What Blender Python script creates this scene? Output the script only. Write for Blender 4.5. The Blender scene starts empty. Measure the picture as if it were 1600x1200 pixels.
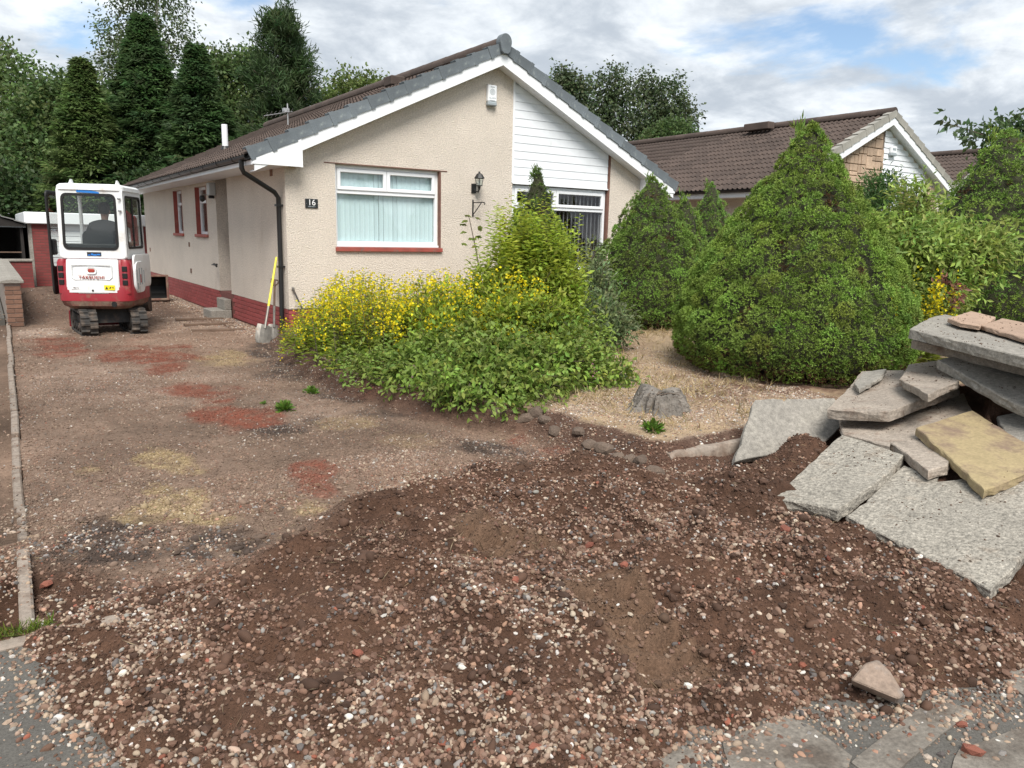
import bpy, bmesh, math, random
import numpy as np
from mathutils import Matrix, Vector
rng = np.random.default_rng(7); random.seed(7)
scene = bpy.context.scene
COL = scene.collection

# ------------------------------------------------------------------ camera
H = 1.65
def _cd(u, v): return np.array([u - 800., -(v - 600.), -1190.])
_Y = _cd(-30, 351); _Y /= np.linalg.norm(_Y)
_X = _cd(2550, 408); _X -= _Y * _X.dot(_Y); _X /= np.linalg.norm(_X)
_Z = np.cross(_X, _Y)
RC = np.array([_X, _Y, _Z])                      # world <- camera
CAM = np.array([0., 0., H])
cam = bpy.data.cameras.new('camera'); camo = bpy.data.objects.new('camera', cam); COL.objects.link(camo)
cam.sensor_fit = 'HORIZONTAL'; cam.sensor_width = 36; cam.lens = 36 * 1190 / 1600
cam.clip_start = .05; cam.clip_end = 3000
M4 = Matrix([list(RC[i]) + [CAM[i]] for i in range(3)] + [[0, 0, 0, 1]])
camo.matrix_world = M4
scene.camera = camo

# ------------------------------------------------------------------ world, sun, exposure
SUN_EL, SUN_AZ = math.radians(52), math.radians(205)     # azimuth clockwise from +Y: light comes from behind and left of the viewer
world = bpy.data.worlds.new('World'); scene.world = world; world.use_nodes = True
def build_world():
    nt = world.node_tree; n = nt.nodes; l = nt.links; n.clear()
    out = n.new('ShaderNodeOutputWorld'); bg = n.new('ShaderNodeBackground'); bg.inputs[1].default_value = .1
    sky = n.new('ShaderNodeTexSky'); sky.sky_type = 'NISHITA'; sky.sun_disc = False
    sky.sun_elevation = SUN_EL; sky.sun_rotation = SUN_AZ; sky.altitude = 50; sky.air_density = 1.0; sky.dust_density = .6
    tc = n.new('ShaderNodeTexCoord'); sep = n.new('ShaderNodeSeparateXYZ'); l.new(tc.outputs['Generated'], sep.inputs[0])
    def mth(op, a, b=None, c=None):
        m = n.new('ShaderNodeMath'); m.operation = op
        for i, x in enumerate((a, b, c)):
            if x is None: continue
            if isinstance(x, (int, float)): m.inputs[i].default_value = x
            else: l.new(x, m.inputs[i])
        return m.outputs[0]
    zz = mth('ADD', mth('MAXIMUM', sep.outputs[2], 0.0), .22)
    px = mth('DIVIDE', sep.outputs[0], zz); py = mth('DIVIDE', sep.outputs[1], zz)
    cb = n.new('ShaderNodeCombineXYZ'); l.new(px, cb.inputs[0]); l.new(py, cb.inputs[1])
    def noise(scale, det, rough, off, dist=0.):
        mp = n.new('ShaderNodeMapping'); l.new(cb.outputs[0], mp.inputs[0]); mp.inputs['Location'].default_value = off
        t = n.new('ShaderNodeTexNoise'); l.new(mp.outputs[0], t.inputs[0])
        t.inputs['Scale'].default_value = scale; t.inputs['Detail'].default_value = det; t.inputs['Roughness'].default_value = rough
        t.inputs['Distortion'].default_value = dist
        return t.outputs[0]
    def ramp(x, a, b):
        m = n.new('ShaderNodeMapRange'); m.interpolation_type = 'SMOOTHSTEP'; l.new(x, m.inputs[0])
        m.inputs[1].default_value = a; m.inputs[2].default_value = b
        return m.outputs[0]
    cover = noise(1.15, 9, .56, SKY_OFF, .25)
    shade = noise(1.9, 8, .6, (7.3, 1.1, .4), .3)
    fine = noise(4.2, 9, .62, (2.3, 9.1, 3.4), .35)
    mask = mth('MAXIMUM', ramp(cover, .345, .445), ramp(sep.outputs[2], .10, .02))
    s = mth('ADD', mth('MULTIPLY', shade, .68), mth('MULTIPLY', fine, .32))
    s = ramp(s, .38, .63)
    cc = n.new('ShaderNodeMix'); cc.data_type = 'RGBA'; l.new(s, cc.inputs[0])
    cc.inputs[6].default_value = (3.45, 3.85, 4.35, 1); cc.inputs[7].default_value = (6.75, 7.05, 7.3, 1)
    mx = n.new('ShaderNodeMix'); mx.data_type = 'RGBA'; l.new(mask, mx.inputs[0])
    l.new(sky.outputs[0], mx.inputs[6]); l.new(cc.outputs[2], mx.inputs[7])
    l.new(mx.outputs[2], bg.inputs[0]); l.new(bg.outputs[0], out.inputs[0])
SKY_OFF = (7.35, 7.3, 0)
build_world()
sl = bpy.data.lights.new('sun', 'SUN'); sl.energy = 3.2; sl.angle = math.radians(30); sl.color = (1, .95, .88)
so = bpy.data.objects.new('sun', sl); COL.objects.link(so)
_sd = Vector((math.sin(SUN_AZ) * math.cos(SUN_EL), math.cos(SUN_AZ) * math.cos(SUN_EL), math.sin(SUN_EL)))
so.rotation_euler = _sd.to_track_quat('Z', 'Y').to_euler(); so.location = (0, 0, 30)
scene.view_settings.view_transform = 'Standard'; scene.view_settings.look = 'None'
scene.view_settings.exposure = .72; scene.view_settings.gamma = 1
scene.cycles.use_denoising = True
scene.cycles.max_bounces = 8; scene.cycles.transparent_max_bounces = 16; scene.cycles.diffuse_bounces = 3

# ------------------------------------------------------------------ pixel helpers (a pixel gives a direction, the surface gives the distance)
def ray(u, v):
    d = RC @ _cd(u, v); return d / np.linalg.norm(d)
def G(u, v, z=0.):
    d = ray(u, v); return CAM + d * ((z - H) / d[2])
def onY(u, v, y):
    d = ray(u, v); return CAM + d * (y / d[1])
def onX(u, v, x):
    d = ray(u, v); return CAM + d * (x / d[0])
def W(u, v, depth):
    d = RC @ _cd(u, v); return CAM + d * (depth / 1190.)
def proj(x, y, z):
    p = np.stack([x, y, np.asarray(z) - H + 0 * x], -1) @ RC
    w = np.minimum(p[..., 2], -.05)
    return 800 + 1190 * p[..., 0] / -w, 600 - 1190 * p[..., 1] / -w

# ------------------------------------------------------------------ noise
def _hash(ix, iy, iz, seed):
    with np.errstate(over='ignore'):
        n = (ix.astype(np.uint32) * np.uint32(374761393) + iy.astype(np.uint32) * np.uint32(668265263)
             + iz.astype(np.uint32) * np.uint32(2246822519) + np.uint32(seed * 3266489917 & 0xffffffff))
        n = (n ^ (n >> np.uint32(13))) * np.uint32(1274126177)
        n = n ^ (n >> np.uint32(16))
    return n.astype(np.float64) / 4294967295.
def vn(x, y, z=0., seed=0):
    x, y, z = np.broadcast_arrays(np.asarray(x, float), np.asarray(y, float), np.asarray(z, float))
    xi, yi, zi = np.floor(x), np.floor(y), np.floor(z)
    fx, fy, fz = x - xi, y - yi, z - zi
    fx = fx * fx * (3 - 2 * fx); fy = fy * fy * (3 - 2 * fy); fz = fz * fz * (3 - 2 * fz)
    xi, yi, zi = xi.astype(np.int64), yi.astype(np.int64), zi.astype(np.int64)
    r = 0
    flat = np.ndim(z) and not np.any(fz)
    for dz in ((0,) if flat else (0, 1)):
        wz = 1. if flat else (fz if dz else 1 - fz)
        for dy in (0, 1):
            wy = fy if dy else 1 - fy
            for dx in (0, 1):
                wx = fx if dx else 1 - fx
                r = r + wx * wy * wz * _hash(xi + dx, yi + dy, zi + dz, seed)
    return r * 2 - 1
def fbm(x, y, z=0., o=4, seed=0, g=.5):
    s, a, t = 0, 1., 0.
    for i in range(o):
        s = s + a * vn(np.asarray(x) * 2 ** i, np.asarray(y) * 2 ** i, np.asarray(z) * 2. ** i, seed + i * 17); t += a; a *= g
    return s / t
def sm(x, a, b):
    t = np.clip((x - a) / (b - a), 0, 1); return t * t * (3 - 2 * t)
def sdpoly(x, y, poly):
    """signed distance, positive inside"""
    poly = np.asarray(poly)[:, :2]; d = np.full(x.shape, 1e9); ins = np.zeros(x.shape, bool)
    for a, b in zip(poly, np.roll(poly, -1, 0)):
        e = b - a; wx, wy = x - a[0], y - a[1]
        t = np.clip((wx * e[0] + wy * e[1]) / max(e.dot(e), 1e-9), 0, 1)
        d = np.minimum(d, (wx - e[0] * t) ** 2 + (wy - e[1] * t) ** 2)
        c = (a[1] > y) != (b[1] > y)
        with np.errstate(divide='ignore', invalid='ignore'):
            xx = (b[0] - a[0]) * (y - a[1]) / (b[1] - a[1] + 1e-12) + a[0]
        ins ^= c & (x < xx)
    return np.where(ins, np.sqrt(d), -np.sqrt(d))

# ------------------------------------------------------------------ materials
MATS = {}
def mat(name, col, rough=.6, var=(), bump=None, metal=0., spec=.4, rand=0., attr=None, trans=0., col2=None, mixn=None, streak=None, bump2=None, alpha_attr=None):
    """var: [(scale, amount)] brightness noise; bump: (scale, strength, distance); rand: per object variation; attr: ('GEOMETRY'|'INSTANCER')"""
    m = bpy.data.materials.new(name); MATS[name] = m; m.use_nodes = True
    nt = m.node_tree; n = nt.nodes; l = nt.links
    b = n['Principled BSDF']; b.inputs['Roughness'].default_value = rough; b.inputs['Metallic'].default_value = metal
    b.inputs['Specular IOR Level'].default_value = spec
    tc = n.new('ShaderNodeTexCoord')
    def noise(s, det=4, rg=.55, stretch=None):
        t = n.new('ShaderNodeTexNoise'); t.inputs['Scale'].default_value = s; t.inputs['Detail'].default_value = det; t.inputs['Roughness'].default_value = rg
        if stretch:
            mp = n.new('ShaderNodeMapping'); mp.inputs['Scale'].default_value = stretch; l.new(tc.outputs['Object'], mp.inputs[0]); l.new(mp.outputs[0], t.inputs[0])
        else: l.new(tc.outputs['Object'], t.inputs[0])
        return t.outputs[0]
    def mr(x, a, b_, lo, hi):
        q = n.new('ShaderNodeMapRange'); l.new(x, q.inputs[0])
        for i, w in enumerate((a, b_, lo, hi)): q.inputs[i + 1].default_value = w
        return q.outputs[0]
    def mul(c, f):
        q = n.new('ShaderNodeMix'); q.data_type = 'RGBA'; q.blend_type = 'MULTIPLY'; q.inputs[0].default_value = 1
        l.new(c, q.inputs[6]); l.new(f, q.inputs[7]); return q.outputs[2]
    if attr:
        a = n.new('ShaderNodeAttribute'); a.attribute_type = attr; a.attribute_name = 'col'; c = a.outputs['Color']
    else:
        r = n.new('ShaderNodeRGB'); r.outputs[0].default_value = (*col, 1); c = r.outputs[0]
    if col2 is not None:
        s, lo, hi = mixn
        q = n.new('ShaderNodeMix'); q.data_type = 'RGBA'; l.new(mr(noise(s, 6, .6, streak), lo, hi, 0, 1), q.inputs[0]); l.new(c, q.inputs[6]); q.inputs[7].default_value = (*col2, 1); c = q.outputs[2]
    for s, a_ in var: c = mul(c, mr(noise(s), .25, .75, 1 - a_, 1 + a_))
    if rand:
        oi = n.new('ShaderNodeObjectInfo'); c = mul(c, mr(oi.outputs['Random'], 0, 1, 1 - rand, 1 + rand))
    l.new(c, b.inputs['Base Color'])
    nrm = None
    for bp in (bump, bump2):
        if bp:
            q = n.new('ShaderNodeBump'); q.inputs['Strength'].default_value = bp[1]; q.inputs['Distance'].default_value = bp[2]
            l.new(noise(bp[0], 3, .6), q.inputs['Height'])
            if nrm: l.new(nrm, q.inputs['Normal'])
            nrm = q.outputs[0]
    if nrm: l.new(nrm, b.inputs['Normal'])
    if trans:
        t = n.new('ShaderNodeBsdfTranslucent'); l.new(c, t.inputs[0]); x = n.new('ShaderNodeMixShader'); x.inputs[0].default_value = trans
        l.new(b.outputs[0], x.inputs[1]); l.new(t.outputs[0], x.inputs[2]); l.new(x.outputs[0], n['Material Output'].inputs[0])
    return m
def glass_mat(name, tint=(.9, .95, .95), refl=1.0):
    m = bpy.data.materials.new(name); MATS[name] = m; m.use_nodes = True; nt = m.node_tree; n = nt.nodes; l = nt.links; n.remove(n['Principled BSDF'])
    t = n.new('ShaderNodeBsdfTransparent'); t.inputs[0].default_value = (*tint, 1)
    g = n.new('ShaderNodeBsdfGlossy'); g.inputs['Roughness'].default_value = .02
    f = n.new('ShaderNodeFresnel'); ge = n.new('ShaderNodeNewGeometry'); io = n.new('ShaderNodeMapRange'); l.new(ge.outputs['Backfacing'], io.inputs[0]); io.inputs[3].default_value = 1.5; io.inputs[4].default_value = 1 / 1.5; l.new(io.outputs[0], f.inputs[0])
    k = n.new('ShaderNodeMath'); k.operation = 'MULTIPLY'; k.inputs[1].default_value = refl; l.new(f.outputs[0], k.inputs[0])
    x = n.new('ShaderNodeMixShader'); l.new(k.outputs[0], x.inputs[0]); l.new(t.outputs[0], x.inputs[1]); l.new(g.outputs[0], x.inputs[2]); l.new(x.outputs[0], n['Material Output'].inputs[0])
    return m
mat('roughcast', (.70, .628, .545), .92, [(.7, .05), (2.2, .05), (42, .2), (95, .2)], (58, 1., .03), spec=.2, col2=(.52, .43, .345), mixn=(2.6, .60, .95), streak=(1, 1, .35))
mat('red_paint', (.285, .062, .060), .62, [(3, .12), (40, .1)], (60, .35, .004), rand=.12, col2=(.26, .13, .09), mixn=(7, .66, .82))
mat('red_trim', (.30, .072, .055), .6, [(8, .2)], (50, .3, .003), col2=(.16, .12, .10), mixn=(14, .55, .75))
mat('brown_trim', (.16, .082, .062), .8, [(10, .25)], (40, .5, .005))
mat('mortar_red', (.17, .065, .055), .9, [(20, .2)])
mat('upvc', (.78, .80, .82), .32, [(1.5, .03)], spec=.5)
mat('upvc_grime', (.74, .77, .80), .42, [(1.3, .06), (9, .04)], col2=(.58, .60, .58), mixn=(5, .62, .85))
mat('verge', (.125, .145, .16), .75, [(5, .2), (60, .14)], (90, .4, .003), rand=.18, col2=(.25, .28, .27), mixn=(9, .58, .8))
mat('verge_old', (.28, .27, .24), .8, [(5, .18), (60, .12)], (90, .4, .003), rand=.10)
mat('roof_tile', (.074, .053, .044), .82, [(3, .2), (70, .18)], (120, .4, .003), rand=.2, col2=(.10, .09, .06), mixn=(6, .6, .8))
mat('black_plastic', (.012, .012, .013), .38, [(5, .15)], spec=.5)
mat('black_iron', (.014, .014, .014), .5, spec=.5)
glass_mat('glass', (.975, .985, .985)); glass_mat('cab_glass', (.90, .93, .92)); glass_mat('lamp_glass', (.85, .9, .9), 1.5)
mat('blind', (.60, .74, .76), .8, [(3, .04)], rand=.04)
mat('blind_grey', (.50, .50, .52), .8, rand=.08, trans=.2)
mat('room', (.16, .15, .14), .9)
mat('concrete', (.245, .228, .20), .9, [(3, .16), (32, .32), (120, .26)], (60, .7, .009), rand=.06, col2=(.23, .215, .185), mixn=(6, .5, .75))
mat('concrete_rough', (.255, .235, .20), .92, [(4, .16), (42, .50), (110, .45)], (40, 1., .014), rand=.05, col2=(.15, .115, .085), mixn=(5, .58, .8))
mat('concrete_brown', (.28, .24, .20), .92, [(4, .2), (40, .3), (110, .25)], (60, .7, .009), rand=.08, col2=(.17, .12, .09), mixn=(7, .55, .75))
mat('sandstone', (.31, .245, .135), .9, [(5, .2), (50, .18)], (70, .5, .006), col2=(.17, .12, .085), mixn=(4.5, .47, .66))
mat('sandstone_pink', (.32, .225, .165), .9, [(5, .14), (50, .15)], (60, .5, .006), rand=.1)
mat('kerb_dirty', (.24, .20, .165), .92, [(5, .2), (40, .2)], (60, .5, .006), rand=.12, col2=(.14, .10, .075), mixn=(6, .45, .65))
mat('slab_edge', (.27, .25, .225), .95, [(12, .3), (70, .3)], (45, 1., .02))
mat('asphalt', (.092, .086, .076), .9, [(2, .14), (130, .35)], (150, .6, .006), col2=(.42, .40, .37), mixn=(52, .70, .735))
mat('old_flag', (.185, .165, .14), .9, [(3, .25), (60, .35)], (70, .6, .008), col2=(.10, .082, .066), mixn=(5, .42, .62))
mat('paver', (.30, .20, .16), .9, [(4, .2), (50, .25)], (40, .6, .01), col2=(.16, .12, .10), mixn=(9, .5, .7))
mat('grassland', (.07, .085, .03), .95, [(.6, .3), (8, .3)])
mat('soil', (.1, .06, .04), .97, [(18, .16), (75, .30), (260, .22)], (85, .8, .016), spec=.15, attr='GEOMETRY', bump2=(300, .5, .004))
mat('stone', (.3, .25, .2), .85, [(60, .18)], (140, .3, .002), spec=.3, attr='INSTANCER')
mat('leaf', (.1, .2, .05), .55, spec=.3, attr='GEOMETRY', trans=.42)
mat('needle', (.1, .2, .05), .6, spec=.25, attr='GEOMETRY', trans=.18)
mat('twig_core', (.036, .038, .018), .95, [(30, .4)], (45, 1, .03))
mat('straw', (.42, .33, .18), .8, attr='GEOMETRY', trans=.25)
mat('bark', (.11, .085, .065), .9, [(9, .3)], (25, .7, .02))
mat('birch_bark', (.42, .40, .37), .8, [(6, .35)], (20, .5, .01))
mat('stump_wood', (.18, .162, .142), .9, [(6, .35), (40, .25)], (30, 1., .03), col2=(.12, .095, .075), mixn=(9, .52, .7), streak=(1, 1, 4))
mat('rock', (.17, .125, .095), .9, [(7, .3), (40, .2)], (25, .8, .02), rand=.2)
mat('brick_red', (.21, .075, .05), .9, [(20, .25)], (50, .5, .006), rand=.25)
mat('broken_stone', (.24, .18, .14), .9, [(10, .3), (60, .25)], (45, .7, .01), col2=(.17, .15, .135), mixn=(8, .5, .65))
mat('brick_brown', (.17, .095, .065), .88, [(12, .2)], (45, .5, .006), rand=.25)
mat('mortar', (.25, .21, .18), .95, [(20, .2)])
def brick_mat(name, c1, c2, mort):
    m = mat(name, c1, .82, [(4, .15)]); nt = m.node_tree; n = nt.nodes; l = nt.links; b = n['Principled BSDF']
    tc = n.new('ShaderNodeTexCoord'); sp = n.new('ShaderNodeSeparateXYZ'); cb = n.new('ShaderNodeCombineXYZ'); ad = n.new('ShaderNodeMath'); l.new(tc.outputs['Object'], sp.inputs[0]); l.new(sp.outputs[0], ad.inputs[0]); l.new(sp.outputs[1], ad.inputs[1]); l.new(ad.outputs[0], cb.inputs[0]); l.new(sp.outputs[2], cb.inputs[1])
    t = n.new('ShaderNodeTexBrick'); l.new(cb.outputs[0], t.inputs[0]); t.inputs['Scale'].default_value = 1.; t.inputs['Brick Width'].default_value = .225; t.inputs['Row Height'].default_value = .075; t.inputs['Mortar Size'].default_value = .006
    for k, c in (('Color1', c1), ('Color2', c2), ('Mortar', mort)): t.inputs[k].default_value = (*c, 1)
    l.new(t.outputs[0], b.inputs['Base Color']); bu = n.new('ShaderNodeBump'); bu.inputs['Distance'].default_value = .008; bu.invert = True; l.new(t.outputs[1], bu.inputs['Height']); l.new(bu.outputs[0], b.inputs['Normal'])
brick_mat('garage_brick', (.21, .045, .042), (.16, .036, .034), (.13, .06, .05))
mat('dark_wood', (.02, .017, .015), .85, [(4, .3)])
mat('shed_roof', (.20, .20, .195), .85, [(6, .2)], rand=.1)
mat('ex_white', (.68, .70, .70), .42, [(2, .06), (14, .04)], spec=.5, col2=(.40, .34, .27), mixn=(5.2, .56, .86))
mat('ex_red', (.27, .018, .028), .4, [(4, .12)], spec=.5, col2=(.20, .11, .075), mixn=(6, .58, .8))
mat('ex_dirty', (.17, .075, .058), .85, [(6, .3), (30, .2)], (25, .5, .006), col2=(.19, .135, .10), mixn=(7, .42, .6))
mat('rubber', (.035, .033, .031), .85, [(8, .3)], (40, .5, .006), col2=(.13, .10, .078), mixn=(6, .45, .7))
mat('ex_steel', (.05, .047, .044), .6, [(6, .3)], metal=.3, col2=(.12, .085, .065), mixn=(8, .5, .7))
mat('seal', (.008, .008, .008), .5)
mat('cloth_dark', (.045, .042, .046), .9, [(12, .15)])
mat('trouser', (.03, .035, .05), .9)
mat('skin', (.38, .20, .145), .55, [(20, .06)], spec=.4)
mat('hair', (.045, .03, .022), .8, [(60, .3)])
mat('sticker_blue', (.02, .17, .52), .4); mat('sticker_yellow', (.75, .62, .02), .4); mat('print_dark', (.02, .02, .025), .5)
mat('print_red', (.33, .045, .03), .45); mat('print_white', (.8, .8, .8), .45); mat('print_grey', (.30, .34, .36), .5)
mat('slate_plate', (.018, .02, .022), .35, [(15, .2)], spec=.5)
mat('yellow_fibre', (.70, .62, .02), .4); mat('steel', (.20, .185, .165), .5, [(12, .3)], metal=.5, col2=(.2, .13, .09), mixn=(10, .55, .75))
mat('old_wood', (.13, .085, .06), .8, [(10, .3)]); mat('galv', (.5, .5, .5), .4, metal=.7)
mat('stone_clad', (.42, .31, .225), .9, [(6, .2), (40, .2)], (40, .5, .008), rand=.2)
mat('clad_joint', (.17, .125, .095), .95, [(20, .2)])
mat('brown_wall', (.16, .075, .06), .9, [(3, .15), (50, .1)], (60, .4, .006))
mat('grey_panel', (.45, .47, .47), .5, [(2, .06)])

# ------------------------------------------------------------------ object helpers
ORG = {}
def org(o): return ORG.get(o.name, np.zeros(3)) if o is not None else np.zeros(3)
def tag(o, label, cat, group=None):
    o['label'] = label; o['category'] = cat
    if group: o['group'] = group
    return o
def kind(o, k): o['kind'] = k; return o
def empty(name, loc, label, cat, group=None, rz=0.):
    o = bpy.data.objects.new(name, None); COL.objects.link(o); o.empty_display_size = .2
    o.location = [float(v) for v in loc]; o.rotation_euler = (0, 0, rz); ORG[o.name] = np.array(loc, float) if rz == 0. else np.zeros(3)
    return tag(o, label, cat, group)
def link(name, me, parent=None, matname=None):
    o = bpy.data.objects.new(name, me); COL.objects.link(o)
    if matname is not None and not me.materials: me.materials.append(MATS[matname])
    if parent is not None: o.parent = parent
    ORG[o.name] = org(parent)
    return o
def npmesh(name, V, F, matname, parent=None, col=None, smooth=False):
    V = np.ascontiguousarray(np.asarray(V, np.float64) - org(parent)); F = np.asarray(F); k = F.shape[1]
    me = bpy.data.meshes.new(name); me.vertices.add(len(V)); me.vertices.foreach_set('co', V.astype(np.float32).ravel())
    me.loops.add(F.size); me.loops.foreach_set('vertex_index', F.astype(np.int32).ravel())
    me.polygons.add(len(F)); me.polygons.foreach_set('loop_start', np.arange(0, F.size, k, dtype=np.int32))
    if smooth: me.polygons.foreach_set('use_smooth', np.ones(len(F), bool))
    if col is not None:
        a = me.attributes.new('col', 'FLOAT_COLOR', 'POINT'); c = np.ones((len(V), 4), np.float32); c[:, :3] = col; a.data.foreach_set('color', c.ravel())
    me.update(calc_edges=True)
    return link(name, me, parent, matname)
class MB:
    def __init__(s): s.v = []; s.f = []
    def add(s, V, F):
        b = len(s.v); s.v += [tuple(map(float, p)) for p in V]; s.f += [tuple(b + i for i in f) for f in F]; return s
    def box(s, a, b):
        (x0, y0, z0), (x1, y1, z1) = a, b
        return s.add([(x0, y0, z0), (x1, y0, z0), (x1, y1, z0), (x0, y1, z0), (x0, y0, z1), (x1, y0, z1), (x1, y1, z1), (x0, y1, z1)],
                     [(3, 2, 1, 0), (4, 5, 6, 7), (0, 1, 5, 4), (1, 2, 6, 5), (2, 3, 7, 6), (3, 0, 4, 7)])
    def prism(s, poly, off):
        """poly: 3d points, extruded by vector off"""
        n = len(poly); P = np.array(poly, float); Q = P + np.array(off, float)
        nn = np.cross(P[1] - P[0], P[2] - P[0])
        for i in range(3, n): nn = nn + np.cross(P[i - 1] - P[0], P[i] - P[0])
        top = list(range(n)); bot = list(range(n, 2 * n))
        F = [tuple(top), tuple(reversed(bot))] + [(i, n + i, n + (i + 1) % n, (i + 1) % n) for i in range(n)]
        if nn.dot(off) > 0: F = [tuple(reversed(f)) for f in F]
        return s.add(list(P) + list(Q), F)
    def tube(s, path, r, n=8, caps=True):
        path = [np.array(p, float) for p in path]; r = [r] * len(path) if np.isscalar(r) else r
        V = []; F = []; a0 = None
        for i, p in enumerate(path):
            t = path[min(i + 1, len(path) - 1)] - path[max(i - 1, 0)]; t /= np.linalg.norm(t) + 1e-9
            if a0 is None: a0 = np.cross(t, (0, 0, 1)) if abs(t[2]) < .9 else np.cross(t, (1, 0, 0))
            a = a0 - t * a0.dot(t); a /= np.linalg.norm(a) + 1e-9; a0 = a; b = np.cross(t, a)
            V += [p + r[i] * (a * math.cos(q) + b * math.sin(q)) for q in np.arange(n) * 2 * math.pi / n]
        for i in range(len(path) - 1):
            F += [(i * n + j, i * n + (j + 1) % n, (i + 1) * n + (j + 1) % n, (i + 1) * n + j) for j in range(n)]
        if caps: F += [tuple(reversed(range(n))), tuple(range((len(path) - 1) * n, len(path) * n))]
        return s.add(V, F)
    def lathe(s, prof, c=(0, 0, 0), n=16):
        """prof: [(r,z)]"""
        V = []; F = []
        for r, z in prof: V += [(c[0] + r * math.cos(q), c[1] + r * math.sin(q), c[2] + z) for q in np.arange(n) * 2 * math.pi / n]
        for i in range(len(prof) - 1): F += [(i * n + j, i * n + (j + 1) % n, (i + 1) * n + (j + 1) % n, (i + 1) * n + j) for j in range(n)]
        F += [tuple(reversed(range(n))), tuple(range((len(prof) - 1) * n, len(prof) * n))]
        return s.add(V, F)
    def loft(s, rings):
        n = len(rings[0]); V = [p for r in rings for p in r]; F = []
        for i in range(len(rings) - 1): F += [(i * n + j, i * n + (j + 1) % n, (i + 1) * n + (j + 1) % n, (i + 1) * n + j) for j in range(n)]
        F += [tuple(reversed(range(n))), tuple(range((len(rings) - 1) * n, len(rings) * n))]
        return s.add(V, F)
    def ring(s, outer, inner, off):
        """flat ring panel between two 3d loops of equal count, thickness vector off"""
        n = len(outer); O = np.array(outer); I = np.array(inner); o = np.array(off)
        V = list(O) + list(I) + list(O + o) + list(I + o); F = []
        for j in range(n):
            k = (j + 1) % n
            F += [(j, k, n + k, n + j), (2 * n + k, 2 * n + j, 3 * n + j, 3 * n + k), (k, j, 2 * n + j, 2 * n + k), (n + j, n + k, 3 * n + k, 3 * n + j)]
        return s.add(V, F)
    def mesh(s, name, matname=None, o=None, bevel=0., seg=1, smooth=False):
        me = bpy.data.meshes.new(name); oo = np.zeros(3) if o is None else o
        me.from_pydata([tuple(np.array(v) - oo) for v in s.v], [], s.f)
        bm = bmesh.new(); bm.from_mesh(me); bmesh.ops.recalc_face_normals(bm, faces=bm.faces)
        if bevel:
            ed = [e for e in bm.edges if len(e.link_faces) == 2 and e.calc_face_angle(0) > .5]
            bmesh.ops.bevel(bm, geom=ed, offset=bevel, segments=seg, affect='EDGES', clamp_overlap=True)
        if smooth:
            for f in bm.faces: f.smooth = True
        bm.to_mesh(me); bm.free()
        if smooth:
            try: me.set_sharp_from_angle(angle=math.radians(40))
            except Exception: pass
        if matname: me.materials.append(MATS[matname])
        return me
    def build(s, name, matname, parent=None, bevel=0., seg=1, smooth=False):
        return link(name, s.mesh(name, matname, org(parent), bevel, seg, smooth), parent)
def piece(name, me, parent, loc, rot=(0, 0, 0), scale=(1, 1, 1)):
    """a shared-mesh piece at a world location under parent"""
    o = bpy.data.objects.new(name, me); COL.objects.link(o); o.parent = parent
    o.location = np.array(loc, float) - org(parent); o.rotation_euler = rot; o.scale = scale; ORG[o.name] = org(parent)
    return o
def text_mesh(name, body, size, matname, parent, M, extrude=.002, align='CENTER', space=1., sx=1.):
    cu = bpy.data.curves.new(name, 'FONT'); cu.body = body; cu.size = size; cu.extrude = extrude; cu.align_x = align; cu.align_y = 'CENTER'; cu.space_character = space
    t = bpy.data.objects.new(name + '_tmp', cu); COL.objects.link(t)
    me = bpy.data.meshes.new_from_object(t.evaluated_get(bpy.context.evaluated_depsgraph_get()))
    bpy.data.objects.remove(t); bpy.data.curves.remove(cu)
    me.transform(M @ Matrix.Diagonal((sx, 1, 1, 1))); me.materials.clear(); me.materials.append(MATS[matname]); me.name = name
    o = link(name, me, parent)
    me.transform(Matrix.Translation(Vector(-org(parent))))
    return o
def basis(xa, ya, o):
    xa = Vector(xa).normalized(); ya = Vector(ya).normalized(); za = xa.cross(ya)
    m = Matrix((xa, ya, za)).transposed().to_4x4(); m.translation = Vector(o); return m
def rrect(w0, w1, h0, h1, r, n=5):
    """rounded rectangle loop (u,v)"""
    pts = []
    for cx_, cy_, a in ((w1 - r, h1 - r, 0), (w0 + r, h1 - r, 90), (w0 + r, h0 + r, 180), (w1 - r, h0 + r, 270)):
        for k in range(n): q = math.radians(a + 90 * k / (n - 1)); pts.append((cx_ + r * math.cos(q), cy_ + r * math.sin(q)))
    return pts

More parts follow.
